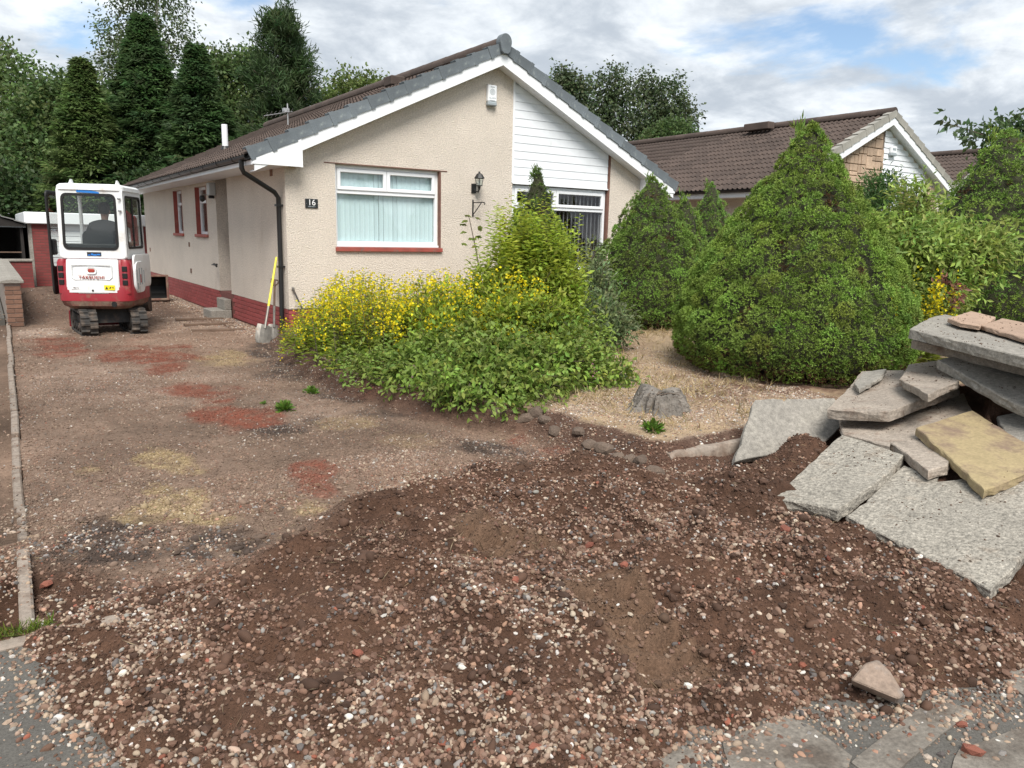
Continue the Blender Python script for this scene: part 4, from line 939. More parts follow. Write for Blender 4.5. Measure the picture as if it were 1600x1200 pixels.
# ------------------------------------------------------------------ excavator
ex = empty('mini_excavator', (1.56, 13.75, 0.), 'white and red mini excavator on rubber tracks seen from behind with driver inside', 'excavator', rz=math.radians(-25))
ex.scale = (.88, .82, 1.)
def stadium(L, R, n=10):
    pts = []
    for k in range(n + 1): q = -math.pi / 2 + math.pi * k / n; pts.append((L + R * math.cos(q), R + R * math.sin(q)))
    for k in range(n + 1): q = math.pi / 2 + math.pi * k / n; pts.append((-L + R * math.cos(q), R + R * math.sin(q)))
    return pts
TW, TR, TL = .13, .19, .50
ur = math.radians(26)            # undercarriage slewed against the body
def ru(p): x, y, z = p; return (x * math.cos(ur) - y * math.sin(ur), x * math.sin(ur) + y * math.cos(ur), z)
for sx in (-1, 1):
    c = sx * .40; so_ = stadium(TL, TR); si_ = stadium(TL, TR - .035); si_ = [(a, b + .035) for a, b in si_]
    tr_ = empty_part('track', ex)
    m = MB(); m.ring([ru((c - TW, a, b)) for a, b in so_], [ru((c - TW, a, b)) for a, b in si_], np.array(ru((2 * TW, 0, 0)))); m.build('rubber_belt', 'rubber', tr_)
    # lugs round the belt
    per = []
    P_ = np.array(so_ + [so_[0]]); seg = np.linalg.norm(np.diff(P_, axis=0), axis=1); cum = np.concatenate([[0], np.cumsum(seg)]); tot = cum[-1]; nl_ = 30
    for k in range(nl_):
        s_ = tot * k / nl_; i = min(np.searchsorted(cum, s_, side='right') - 1, len(seg) - 1); t_ = (s_ - cum[i]) / max(seg[i], 1e-6)
        q = P_[i] + (P_[i + 1] - P_[i]) * t_; d = (P_[i + 1] - P_[i]) / max(seg[i], 1e-6); nr_ = np.array([d[1], -d[0]])
        for side in (-1, 1):
            w0, w1 = (-TW, -.005) if side < 0 else (.005, TW); off = .022 * side
            A_ = []
            for (ww, dd, hh) in ((w0, -.022, -.01), (w1, -.022, -.01), (w1, .022, -.01), (w0, .022, -.01), (w0, -.015, .024), (w1, -.015, .024), (w1, .015, .024), (w0, .015, .024)):
                e_ = q + d * (dd + off) + nr_ * hh; A_.append(ru((c + ww, e_[0], e_[1])))
            lm_ = MB(); lm_.add(A_, [(3, 2, 1, 0), (4, 5, 6, 7), (0, 1, 5, 4), (1, 2, 6, 5), (2, 3, 7, 6), (3, 0, 4, 7)]); lm_.build('lug', 'rubber', tr_)
    for yy, rr in ((-TL, .155), (TL, .15), (-.2, .07), (.05, .07), (.28, .07)):
        m = MB(); zz = TR if rr > .1 else .11; m.tube([ru((c - TW * .85, yy, zz)), ru((c + TW * .85, yy, zz))], rr, 16); m.tube([ru((c - TW * .95, yy, zz)), ru((c + TW * .95, yy, zz))], rr * .45, 10); m.build('wheel', 'ex_steel', tr_)
    m = MB(); m.add([ru(p) for p in [(c - .06, -TL, .15), (c + .06, -TL, .15), (c + .06, TL, .15), (c - .06, TL, .15), (c - .06, -TL, .27), (c + .06, -TL, .27), (c + .06, TL, .27), (c - .06, TL, .27)]], [(3, 2, 1, 0), (4, 5, 6, 7), (0, 1, 5, 4), (1, 2, 6, 5), (2, 3, 7, 6), (3, 0, 4, 7)]); m.build('track_frame', 'ex_steel', tr_)
m = MB(); m.add([ru(p) for p in [(-.34, -.3, .17), (.34, -.3, .17), (.34, .3, .17), (-.34, .3, .17), (-.30, -.22, .40), (.30, -.22, .40), (.30, .22, .40), (-.30, .22, .40)]], [(3, 2, 1, 0), (4, 5, 6, 7), (0, 1, 5, 4), (1, 2, 6, 5), (2, 3, 7, 6), (3, 0, 4, 7)]); m.lathe([(.32, .38), (.32, .42)], (0, 0, 0), 20); m.build('undercarriage', 'ex_steel', ex)
m = MB(); m.add([ru(p) for p in [(-.53, .86, .03), (.53, .86, .03), (.53, .90, .03), (-.53, .90, .03), (-.53, .80, .30), (.53, .80, .30), (.53, .84, .30), (-.53, .84, .30)]], [(3, 2, 1, 0), (4, 5, 6, 7), (0, 1, 5, 4), (1, 2, 6, 5), (2, 3, 7, 6), (3, 0, 4, 7)]); m.build('dozer_blade', 'ex_red', ex)
# upper body
def lvl(z, x0, x1, y0, y1, r, bul=0.):
    return [(u_, v_ - bul * (1 - ((u_ - (x0 + x1) / 2) / ((x1 - x0) / 2)) ** 2) * (1 if v_ < (y0 + y1) / 2 else 0), z) for u_, v_ in rrect(x0, x1, y0, y1, r, 6)]
m = MB(); m.loft([lvl(.41, -.50, .50, -.52, .60, .22, .05), lvl(.46, -.585, .585, -.60, .64, .24, .06), lvl(.535, -.605, .605, -.625, .65, .22, .06)]); m.build('counterweight_skirt', 'ex_dirty', ex, smooth=True)
m = MB(); m.loft([lvl(.536, -.612, .612, -.63, .65, .20, .06), lvl(.70, -.615, .615, -.63, .655, .20, .06), lvl(.78, -.60, .60, -.615, .65, .19, .05)]); m.build('counterweight', 'ex_red', ex, smooth=True)
m = MB(); m.loft([lvl(.781, -.595, .595, -.60, .65, .16, .045), lvl(1.08, -.585, .585, -.585, .64, .15, .04), lvl(1.16, -.555, .555, -.55, .62, .14, .03)]); m.build('engine_bay', 'ex_red', ex, smooth=True)
# white engine cover with pressed panel, handle, lock, print
def cov(a): return -.60 - .048 * (1 - (a / .6) ** 2)
m = MB(); xs_ = np.linspace(-.43, .43, 9)
ringA = [(a, cov(a) - .030, .80 + .0 * a) for a in xs_] + [(a * .98, cov(a) + .03, 1.18) for a in xs_[::-1]]
front = [[(a * (1 - .03 * t), cov(a) - .035 + .05 * t ** 3, (.655 + .515 * t)) for a in xs_] for t in np.linspace(0, 1, 6)]
V = [p for r in front for p in r] + [(p[0], p[1] + .07, p[2]) for r in front for p in r]; n9 = 9; F = []; off_ = 54
for i in range(5):
    for j in range(8): F += [(i * 9 + j, i * 9 + j + 1, (i + 1) * 9 + j + 1, (i + 1) * 9 + j), (off_ + (i + 1) * 9 + j, off_ + (i + 1) * 9 + j + 1, off_ + i * 9 + j + 1, off_ + i * 9 + j)]
for j in range(8): F += [(j + 1, j, off_ + j, off_ + j + 1), (45 + j, 46 + j, off_ + 46 + j, off_ + 45 + j)]
for i in range(5): F += [(i * 9, (i + 1) * 9, off_ + (i + 1) * 9, off_ + i * 9), ((i + 1) * 9 + 8, i * 9 + 8, off_ + i * 9 + 8, off_ + (i + 1) * 9 + 8)]
m.add(V, F); cvr = m.build('engine_cover', 'ex_white', ex, bevel=.012, seg=2, smooth=True)
yb = cov(0) - .036
lp = [(-.33, 1.09), (.33, 1.09), (.33, 0.90), (.28, 0.86), (-.28, 0.86), (-.33, 0.90)]; li = [(-.31, 1.075), (.31, 1.075), (.31, 0.905), (.272, 0.877), (-.272, 0.877), (-.31, 0.905)]
MB().ring([(a, cov(a) - .036 - .012, b) for a, b in lp], [(a, cov(a) - .036 - .006, b) for a, b in li], (0, .02, 0)).build('pressed_rib', 'ex_white', cvr, bevel=.004)
MB().ring([(a, yb - .014, 1.00 + b) for a, b in rrect(-.085, .085, -.05, .05, .045)], [(a, yb - .006, 1.00 + b) for a, b in rrect(-.058, .058, -.03, .03, .028)], (0, .02, 0)).build('handle_bezel', 'ex_white', cvr)
MB().loft([[(a, yb - .004, 1.00 + b) for a, b in rrect(-.055, .055, -.028, .028, .026)], [(a * .8, yb - .012, 1.00 + b * .7) for a, b in rrect(-.055, .055, -.028, .028, .026)]]).build('handle', 'print_red', cvr)
text_mesh('lettering', 'TAKEUCHI', .066, 'print_red', cvr, basis((1, 0, 0), (0, 0, 1), (0, yb - .014, 0.898)), .007, space=1.1, sx=1.22)
MB().box((-.345, cov(.28) - .042, .717), (-.205, cov(.28) - .03, .760)).build('plate', 'print_white', cvr); text_mesh('lettering', 'TB216', .036, 'print_dark', cvr, basis((1, 0, 0), (0, 0, 1), (-.275, cov(.28) - .043, .738)), .002)
MB().box((.185, cov(.27) - .044, .707), (.355, cov(.27) - .03, .783)).build('warning_sticker', 'sticker_yellow', cvr)
q_ = MB(); yy = cov(.27) - .0455; zo = .145
for tri in ([(.20, .865), (.25, .865), (.225, .91)], [(.265, .88), (.285, .905), (.30, .895), (.28, .87)], [(.31, .89), (.335, .905), (.335, .875)]): q_.prism([(a, yy, b - zo) for a, b in tri], (0, .002, 0))
q_.build('sticker_print', 'print_dark', cvr)
MB().tube([(.0, yb + .01, .700), (.0, yb - .008, .700)], .017, 12).build('lock', 'ex_steel', cvr)
# louvres in the red corner posts
for sx in (-1, 1):
    MB().loft([[(sx * (.515 + .072 * math.cos(t)), -.555 - .06 * abs(math.sin(t)) * (1 if math.sin(t) < 0 else .2), zz) for t in np.arange(12) * 2 * math.pi / 12] for zz in (.65, 1.12)] + [[(sx * (.50 + .05 * math.cos(t)), -.545 - .04 * (math.sin(t) < 0), 1.17) for t in np.arange(12) * 2 * math.pi / 12]]).build('corner_post', 'ex_red', ex, smooth=True)
    for k in range(3): zz = .78 + .105 * k; MB().box((sx * .515 - .042, -.628, zz), (sx * .515 + .042, -.56, zz + .078)).build('louvre', 'seal', ex, bevel=.006)
MB().tube([(.32, -.66, .49), (.32, -.60, .49)], .045, 14).build('tow_hole', 'seal', ex)
MB().loft([[(.585, a, b) for a, b in rrect(-.38, .62, .72, 1.24, .10, 6)], [(.618, a, b) for a, b in rrect(-.38, .62, .72, 1.24, .10, 6)], [(.622, a, b) for a, b in rrect(-.36, .60, .74, 1.22, .09, 6)]]).build('side_panel', 'ex_white', ex, smooth=True)
# right side cover with vents
sc_ = MB().loft([[(.60, a, b) for a, b in rrect(-.42, .16, .64, 1.14, .16, 6)], [(.640, a * .96 - .005, 0.89 + (b - 0.89) * .95) for a, b in rrect(-.42, .16, .64, 1.14, .16, 6)]]).build('side_cover', 'ex_white', ex, smooth=True)
for (a0, a1, b0, b1) in ((-.36, -.31, .83, 1.01), (-.35, -.28, .71, .80), (-.22, -.16, .77, 1.03), (-.08, -.02, .77, 1.03), (.06, .10, .79, .99)): MB().box((.630, a0, b0), (.644, a1, b1)).build('side_vent', 'print_grey', sc_)
MB().box((.63, -.14, .80), (.645, -.10, .93)).build('side_label', 'print_red', sc_)
# cab: rear wall, sides, front, roof
Z0, Z1 = 1.19, 2.24; CX = .545; YR, YFc = -.52, .62
cab = empty_part('cab', ex)
def lean(x, z, k=.03): return x * (1 - k * (z - Z0) / (Z1 - Z0))
def panelY(y, n=5):
    o_ = [(lean(a, b), y + .04 * (b - Z0) / (Z1 - Z0) * (1 if y < 0 else -1.2), b) for a, b in rrect(-CX, CX, Z0 - .02, Z1, .07, 5)]
    return o_
def inner(y, x0, x1, z0, z1, r): return [(lean(a, b), y + .04 * (b - Z0) / (Z1 - Z0) * (1 if y < 0 else -1.2), b) for a, b in rrect(x0, x1, z0, z1, r, 5)]
MB().ring(panelY(YR), inner(YR, -.465, .42, 1.32, 2.135, .08), (0, .05, 0)).build('rear_wall', 'ex_white', cab, bevel=.012, seg=2, smooth=True)
MB().ring(inner(YR - .012, -.475, .43, 1.305, 2.15, .09), inner(YR - .012, -.435, .39, 1.345, 2.11, .065), (0, .03, 0)).build('window_seal', 'seal', cab)
MB().loft([inner(YR + .004, -.47, .425, 1.31, 2.14, .085), inner(YR + .009, -.47, .425, 1.31, 2.14, .085)]).build('rear_pane', 'cab_glass', cab)
MB().ring(panelY(YFc), inner(YFc, -.49, .49, 1.36, 2.16, .06), (0, -.05, 0)).build('front_frame', 'ex_white', cab, bevel=.008, smooth=True)
for sx in (-1, 1):
    def sp(y0, y1, z0, z1, r, dx=0.): return [(sx * (lean(CX, b) + dx), a, b) for a, b in rrect(y0, y1, z0, z1, r, 5)]
    w_ = (YR + .14, YFc - .10, 1.33, 2.13) if sx > 0 else (YR + .12, YFc - .07, 1.32, 2.15)
    MB().ring(sp(YR + .03, YFc - .03, Z0 - .02, Z1 - .01, .06), sp(*w_, .06), (-sx * .045, 0, 0)).build('side_wall', 'ex_white', cab, bevel=.008, smooth=True)
    if sx > 0:
        MB().ring(sp(*w_, .06, .006), sp(w_[0] + .025, w_[1] - .025, w_[2] + .03, w_[3] - .03, .05, .006), (-.03, 0, 0)).build('window_seal', 'seal', cab)
        ym = .04; MB().box((lean(CX, 1.8) - .02, ym - .02, 1.35), (lean(CX, 1.8) + .002, ym + .02, 2.12)).build('window_bar', 'seal', cab)
        MB().loft([sp(*w_, .06, -.012), sp(*w_, .06, -.017)]).build('side_pane', 'cab_glass', cab)
rr_ = lambda z, d: [(a, b, z) for a, b in rrect(-CX * .975 + d, CX * .975 - d, YR + .025 + d, YFc - .02 - d, .10, 6)]
MB().loft([rr_(2.20, -.012), rr_(2.255, -.005), rr_(2.285, .03), rr_(2.295, .10)]).build('cab_roof', 'ex_white', cab, smooth=True)
for a in (-.36, .42): MB().prism([(a - .03, YR + .20, 2.27), (a + .05, YR + .20, 2.27), (a + .02, YR + .20, 2.36)] if a < 0 else [(a - .05, YR + .20, 2.27), (a + .03, YR + .20, 2.27), (a - .02, YR + .20, 2.36)], (0, .10, 0)).build('roof_bracket', 'ex_white', cab)
q_ = MB(); yk = YR + .03; q_.prism([(-.20, yk - .004, 2.235), (.16, yk - .004, 2.170), (.16, yk - .004, 2.150), (-.20, yk - .004, 2.162)], (0, .006, 0)); q_.build('blue_sticker', 'sticker_blue', cab)
pl_ = MB().box((-.10, YR - .006, 1.215), (.13, YR + .004, 1.275)).build('rear_plate', 'print_dark', cab)
q_ = MB()
for a0, a1, b0, b1 in ((-.085, -.045, .008, .022), (-.035, .0, .012, .04), (.0, .055, .006, .03), (.06, .115, .014, .034)): q_.box((a0, YR - .009, 1.215 + b0), (a1, YR - .005, 1.215 + b1))
q_.build('plate_print', 'sticker_blue', pl_)
for zz in (2.08, 1.90): MB().tube([(.47, YR - .025, zz), (.50, YR + .01, zz)], .018, 8).build('hinge', 'galv', cab)
# open door latched back on the left
dx_ = -CX - .13
dr_ = MB().ring([(dx_, a, b) for a, b in rrect(-.50, .14, .62, 2.18, .08, 5)], [(dx_, a, b) for a, b in rrect(-.44, .08, 1.05, 2.12, .06, 5)], (-.035, 0, 0)).build('door', 'seal', cab, bevel=.008)
MB().loft([[(dx_ - .015, a, b) for a, b in rrect(-.45, .09, 1.04, 2.13, .06, 5)], [(dx_ - .02, a, b) for a, b in rrect(-.45, .09, 1.04, 2.13, .06, 5)]]).build('door_pane', 'cab_glass', dr_)
MB().box((dx_ - .05, -.42, 1.22), (dx_ + .03, -.28, 1.46)).build('door_latch', 'black_plastic', dr_, bevel=.02)
MB().tube([(-CX + .01, -.44, 1.62), (dx_, -.44, 1.62)], .012, 6).build('door_catch', 'black_plastic', dr_)
# seat, levers, floor
st_ = empty_part('driver_seat', ex)
m = MB(); m.loft([[(a, -.30 + .012 * 0, b) for a, b in rrect(-.23, .27, 1.14, 1.60, .10, 5)], [(a * .95, -.19, b) for a, b in rrect(-.21, .25, 1.14, 1.56, .10, 5)]]); m.build('backrest', 'black_plastic', st_, smooth=True)
MB().box((-.22, -.2, 1.02), (.26, .28, 1.14)).build('cushion', 'black_plastic', st_, bevel=.04); MB().box((-.50, -.40, .94), (.50, .60, 1.0)).build('cab_floor', 'seal', ex)
MB().box((-.46, -.47, 1.20), (.44, -.40, 1.40)).build('rear_shelf', 'seal', ex, bevel=.02)
for sx in (-1, 1): m = MB(); m.tube([(.02 + sx * .36, .15, 1.0), (.02 + sx * .36, .18, 1.32), (.02 + sx * .35, .17, 1.44)], [.02, .014, .022], 8); m.build('lever', 'black_plastic', ex)
# boom, stick and bucket reaching forward
m = MB(); bpts = [(0, .62, .75), (0, .95, 1.55), (0, 1.35, 1.85), (0, 1.95, 1.72)]
for a, b in zip(bpts[:-1], bpts[1:]): m.prism([(-.07, a[1], a[2] - .09), (-.07, b[1], b[2] - .08), (-.07, b[1], b[2] + .08), (-.07, a[1], a[2] + .09)], (.14, 0, 0))
m.build('boom', 'ex_red', ex); MB().prism([(-.055, 1.88, 1.86), (-.055, 2.02, 1.82), (-.055, 2.12, .62), (-.055, 2.02, .62)], (.11, 0, 0)).build('stick', 'ex_red', ex)
MB().box((-.17, .55, .56), (.17, .80, .86)).build('boom_foot', 'ex_steel', ex, bevel=.02)
m = MB(); arc = [(2.07 + .26 * math.cos(t), .42 + .26 * math.sin(t)) for t in np.linspace(math.radians(80), math.radians(285), 9)]
V = [(-.2, a, b) for a, b in arc] + [(.2, a, b) for a, b in arc]; m.add(V, [(i, i + 1, 10 + i, 9 + i) for i in range(8)] + [tuple(range(9)), tuple(reversed(range(9, 18)))]); m.build('digging_bucket', 'ex_steel', ex)
# driver: one skinned body, seated, hands on the levers
def skin_body(name, joints, edges, matname, parent, root=0, sub=2):
    me = bpy.data.meshes.new(name); me.from_pydata([j[0] for j in joints], edges, []); me.materials.append(MATS[matname])
    o = link(name, me, parent); md = o.modifiers.new('skin', 'SKIN'); md.use_smooth_shade = True
    lay = me.skin_vertices[0].data if me.skin_vertices else None
    if lay is None:
        bm = bmesh.new(); bm.from_mesh(me); bm.verts.layers.skin.verify(); bm.to_mesh(me); bm.free(); lay = me.skin_vertices[0].data
    for i, j in enumerate(joints):
        r = j[1]; lay[i].radius = (r, r) if np.isscalar(r) else r; lay[i].use_root = (i == root)
    s = o.modifiers.new('sub', 'SUBSURF'); s.levels = sub; s.render_levels = sub
    return o
person = bpy.data.objects.new('person', None); COL.objects.link(person); ORG['person'] = np.zeros(3)
rz10 = math.radians(-25); ox, oy = .07, -.02
person.location = (1.56 + ox * math.cos(rz10) - oy * math.sin(rz10), 13.75 + ox * math.sin(rz10) + oy * math.cos(rz10), 1.14); person.rotation_euler = (0, 0, rz10)
tag(person, 'person in a dark grey short sleeved t-shirt sitting in the excavator cab facing away', 'person')
J = [((0, -.02, .10), (.165, .12)), ((0, -.05, .26), (.155, .105)), ((0, -.06, .42), (.185, .11)), ((0, -.05, .545), (.165, .105)), ((0, -.025, .605), .076),
     ((-.17, -.05, .525), .072), ((-.235, .0, .43), .066), ((-.275, .05, .30), .052), ((.17, -.05, .525), .072), ((.235, .0, .43), .066), ((.275, .05, .30), .052)]
skin_body('t_shirt', J, [(0, 1), (1, 2), (2, 3), (3, 4), (3, 5), (5, 6), (6, 7), (3, 8), (8, 9), (9, 10)], 'cloth_dark', person)
BJ = [((0, -.02, .10), (.14, .10)), ((0, -.05, .26), (.13, .09)), ((0, -.05, .42), (.13, .075)), ((0, -.035, .54), (.09, .05)), ((0, -.02, .60), .048), ((0, 0, .66), .052), ((0, .008, .70), (.062, .07)), ((0, .01, .76), (.074, .088)), ((0, .008, .84), (.066, .08)), ((0, .005, .875), (.03, .04))]
BE = [(i, i + 1) for i in range(9)]
def chain(start, pts):
    p = start
    for q in pts: BJ.append(q); BE.append((p, len(BJ) - 1)); p = len(BJ) - 1
    return p
for sx in (-1, 1):
    chain(0, [((sx * .10, .18, .075), .08), ((sx * .13, .42, .06), .062), ((sx * .13, .46, -.09), .05), ((sx * .13, .44, -.12), .045)])
    palm = chain(3, [((sx * .16, -.05, .525), .06), ((sx * .235, .0, .43), .052), ((sx * .285, .08, .245), .043), ((sx * .30, .16, .235), .038), ((sx * .31, .24, .27), .028), ((sx * .31, .295, .295), (.036, .02))])
    for k in range(4):
        fx = sx * (.284 + .019 * k); r = .0095 - .0006 * abs(k - 1.5)
        chain(palm, [((fx, .335, .302 - .004 * k), r), ((fx, .368 + .008 * (k in (1, 2)), .298), r), ((fx - sx * .004, .374, .270), r * .9), ((fx - sx * .006, .354, .256), r * .8)])
    chain(palm - 1, [((sx * .278, .275, .284), .012), ((sx * .262, .315, .27), .010), ((sx * .268, .345, .262), .0085)])
skin_body('body', BJ, BE, 'skin', person)
tj = [((0, -.04, .13), (.172, .128))]; te = []
for sx in (-1, 1):
    k = len(tj); tj += [((sx * .09, -.0, .085), .105), ((sx * .11, .20, .075), .09), ((sx * .13, .42, .06), .074), ((sx * .13, .462, -.08), .062), ((sx * .13, .44, -.115), .06)]; te += [(0, k)] + [(k + i, k + i + 1) for i in range(4)]
skin_body('trousers', tj, te, 'trouser', person)
n = 14
for sx in (-1, 1):
    MB().loft([[(sx * .070 + sx * .012 * q, .0 + .02 * math.cos(t), .745 + .033 * math.sin(t)) for t in np.arange(8) * math.pi / 4] for q in (0, 1.2)]).build('ear', 'skin', person, smooth=True)
    MB().lathe([(.004, -.008), (.011, 0), (.004, .008)], (sx * .03, .088, .765), 8).build('eye', 'print_white', person)
MB().loft([[(.016 * math.cos(t), .085, .735 + .025 * math.sin(t)) for t in np.arange(6) * math.pi / 3], [(.01 * math.cos(t), .118, .722 + .012 * math.sin(t)) for t in np.arange(6) * math.pi / 3]]).build('nose', 'skin', person, smooth=True)
MB().box((-.022, .072, .698), (.022, .086, .704)).build('mouth', 'print_red', person)
hc = MB(); hr_ = [(.084, .015), (.090, .05), (.083, .10), (.058, .132), (.02, .147)]; V = []; F = []
for r, z in hr_:
    for k in range(n):
        t = k * 2 * math.pi / n; s_ = math.sin(t); zz = z if s_ < .35 or z > .05 else .055; dn = -.055 if (z < .02 and s_ < -.2) else 0; V.append((r * .94 * math.cos(t), .008 + r * 1.18 * s_, .755 + zz + dn))
for i in range(len(hr_) - 1): F += [(i * n + j, i * n + (j + 1) % n, (i + 1) * n + (j + 1) % n, (i + 1) * n + j) for j in range(n)]
F += [tuple(range((len(hr_) - 1) * n, len(hr_) * n))]
hc.add(V, F); hc.build('hair', 'hair', person, smooth=True)

# loose bucket by the wall
q = G(262, 472); bx0, bx1, by = 2.62, 3.40, 18.75
bk = empty('grading_bucket', (3.0, by, 0), 'wide dark open metal bucket standing by the house wall behind excavator', 'bucket')
bz0 = .05
m = MB(); m.ring([(bx0, by, bz0), (bx1, by, bz0), (bx1, by, bz0 + .58), (bx0, by, bz0 + .58)], [(bx0 + .05, by, bz0 + .05), (bx1 - .05, by, bz0 + .05), (bx1 - .05, by, bz0 + .53), (bx0 + .05, by, bz0 + .53)], (0, .04, 0)); m.build('rim', 'ex_dirty', bk, bevel=.01)
m = MB(); prof_ = [(.041, .02), (.22, .03), (.36, .14), (.40, .30), (.36, .46), (.22, .56), (.041, .57)]
V = [(bx0 + .02, by + a, bz0 + b) for a, b in prof_] + [(bx1 - .02, by + a, bz0 + b) for a, b in prof_]; m.add(V, [(i, i + 1, 8 + i, 7 + i) for i in range(6)] + [tuple(range(7)), tuple(reversed(range(7, 14)))]); m.build('shell', 'seal', bk)

# ------------------------------------------------------------------ spade, shovel, bar
def tool(name, label, cat, base, top, shaft_mat, blade_w, blade_l, handle):
    base = np.array(base); top = np.array(top); ax = top - base; L = np.linalg.norm(ax); ax /= L
    o = empty(name, base, label, cat)
    s0 = base + ax * (blade_l + .02)
    sd_v = np.cross(ax, (0, 1, .0)); sd_v /= np.linalg.norm(sd_v); nn = np.cross(sd_v, ax); nn /= np.linalg.norm(nn)
    MB().tube([s0 - ax * .08, s0 + ax * .28], [.018, .02], 8).build('socket', 'steel', o)
    MB().tube([s0 + ax * .281, top], .017, 8).build('shaft', shaft_mat, o, smooth=True)
    m = MB(); w = blade_w / 2; rings = []
    for t, ww, cv in ((0, w * .82, .0), (.25, w * .98, .012), (.7, w, .022), (1, w * .92, .028)):
        c_ = base + ax * blade_l * t
        rings.append([c_ + sd_v * ww * q + nn * (cv * q * q + e) for q, e in ((-1, 0), (-.5, 0), (0, 0), (.5, 0), (1, 0), (1, .006), (.5, .006), (0, .006), (-.5, .006), (-1, .006))])
    m.loft(rings); m.build('blade', 'steel', o)
    if handle:
        m = MB(); a = top; m.tube([a - ax * .12, a - ax * .05 + sd_v * .055, a + sd_v * .055, a - sd_v * .055, a - ax * .05 - sd_v * .055, a - ax * .12], .011, 6); m.build('grip', 'old_wood', o)
q = G(410, 537); t1 = onX(434, 402, XL - .06)
tool('shovel', 'long handled shovel with bright yellow shaft leaning on the black downpipe', 'shovel', (q[0], q[1], .0), (t1[0] - .02, t1[1], t1[2]), 'yellow_fibre', .24, .30, False)
q = G(428, 533); t1 = onX(432, 437, XL - .04)
tool('spade', 'short brown spade with looped wooden grip leaning beside the yellow shovel', 'spade', (q[0], q[1], .0), (t1[0] - .03, t1[1], t1[2]), 'old_wood', .17, .28, True)
p0 = onY(458, 452, YF - .03); p1 = onY(473, 484, YF - .2)
bar = empty('steel_bar', p1, 'flat grey steel bar propped against the front wall corner', 'bar')
p2 = p1 + (p1 - p0) * 1.35; p2[2] = .12
MB().tube([p0, p1, p2], .013, 6).build('bar', 'ex_steel', bar); MB().lathe([(.02, -.02), (.024, 0), (.02, .03)], p0, 8).build('tip', 'steel', bar)
# ------------------------------------------------------------------ plants
def unit(a): return a / (np.linalg.norm(a, axis=-1, keepdims=True) + 1e-9)
def rdir(n, up=0.):
    d = rng.normal(size=(n, 3)); d[:, 2] += up; return unit(d)
def leaf_arrays(P, D, N, L, Wd, col, fold=.18):
    """kite leaves folded on the midrib: 4 vertices, 2 triangles each"""
    n = len(P); D = unit(D); S = unit(np.cross(D, N)); N2 = np.cross(S, D); L = np.broadcast_to(np.asarray(L, float), (n,))[:, None]; Wd = np.broadcast_to(np.asarray(Wd, float), (n,))[:, None]
    V = np.stack([P, P + D * L * .48 + S * Wd * .5 + N2 * Wd * fold, P + D * L - N2 * L * .10, P + D * L * .48 - S * Wd * .5 + N2 * Wd * fold], 1).reshape(-1, 3)
    b = np.arange(n)[:, None] * 4; F = np.concatenate([b + [0, 1, 2], b + [0, 2, 3]], 1).reshape(-1, 3)
    return V, F, np.repeat(col, 4, 0)
class Leaves:
    def __init__(s): s.V = []; s.F = []; s.C = []; s.n = 0
    def add(s, *a, **k):
        V, F, C = leaf_arrays(*a, **k); s.V.append(V); s.F.append(F + s.n); s.C.append(C); s.n += len(V); return s
    def build(s, name, parent, matname='leaf'):
        return npmesh(name, np.concatenate(s.V), np.concatenate(s.F), matname, parent, np.concatenate(s.C))
def jitter(c, n, v=.22, hue=.10):
    c = np.asarray(c)[None] * (1 + rng.normal(0, v, (n, 1))); c = c * (1 + rng.normal(0, hue, (n, 3))); return np.clip(c, .004, .9)
def clump_leaves(lv, centers, outd, k, spread, L, Wd, col, v=.22, up=.5, droop=0., hue=.08):
    """k leaves round every clump centre; each clump has its own tint"""
    n = len(centers); cc = jitter(col, n, v, hue)
    P = np.repeat(centers, k, 0) + rng.normal(0, 1, (n * k, 3)) * spread
    O = np.repeat(outd, k, 0)
    D = unit(O * .8 + rng.normal(0, .65, (n * k, 3)) + np.array([0, 0, -droop])); N = unit(O * .5 + np.array([0, 0, up]) + rng.normal(0, .4, (n * k, 3)))
    c = np.repeat(cc, k, 0) * (1 + rng.normal(0, .10, (n * k, 1)))
    s = rng.uniform(.65, 1.25, n * k)
    lv.add(P, D, N, L * s, Wd * s, np.clip(c, .004, .9))
def blob_points(n, c, r, seed, shell=.5, amp=.28, fr=2.2, low=-.7):
    """points in the outer shell of an uneven ellipsoid"""
    d = rdir(int(n * 1.4)); d = d[d[:, 2] > low][:n]
    w = 1 + amp * fbm(d[:, 0] * fr + seed, d[:, 1] * fr, d[:, 2] * fr, o=3, seed=seed)
    q = (shell + (1 - shell) * rng.uniform(0, 1, len(d)) ** .6) * w
    return np.asarray(c) + d * np.asarray(r) * q[:, None], unit(d / np.asarray(r))
def trunk(parent, base, top, r0, r1, matname, limbs=(), bend=.1):
    base = np.array(base, float); top = np.array(top, float); m = MB(); n = 7; pts = []
    for i in range(n): t = i / (n - 1); pts.append(base + (top - base) * t + np.array([math.sin(t * 5 + base[0]) * bend, math.cos(t * 4 + base[1]) * bend, 0]) * t * (1 - t) * 2)
    m.tube(pts, [r0 + (r1 - r0) * (i / (n - 1)) ** .8 for i in range(n)], 8)
    for t, e, rr in limbs:
        i = min(int(t * (n - 1)), n - 2); a = pts[i] + (pts[i + 1] - pts[i]) * (t * (n - 1) - i); e = np.array(e, float); mid = (a + e) / 2 + np.array([0, 0, .12 * np.linalg.norm(e - a)])
        m.tube([a, mid, e], [rr, rr * .7, rr * .25], 6)
    return m.build('trunk', matname, parent, smooth=True)
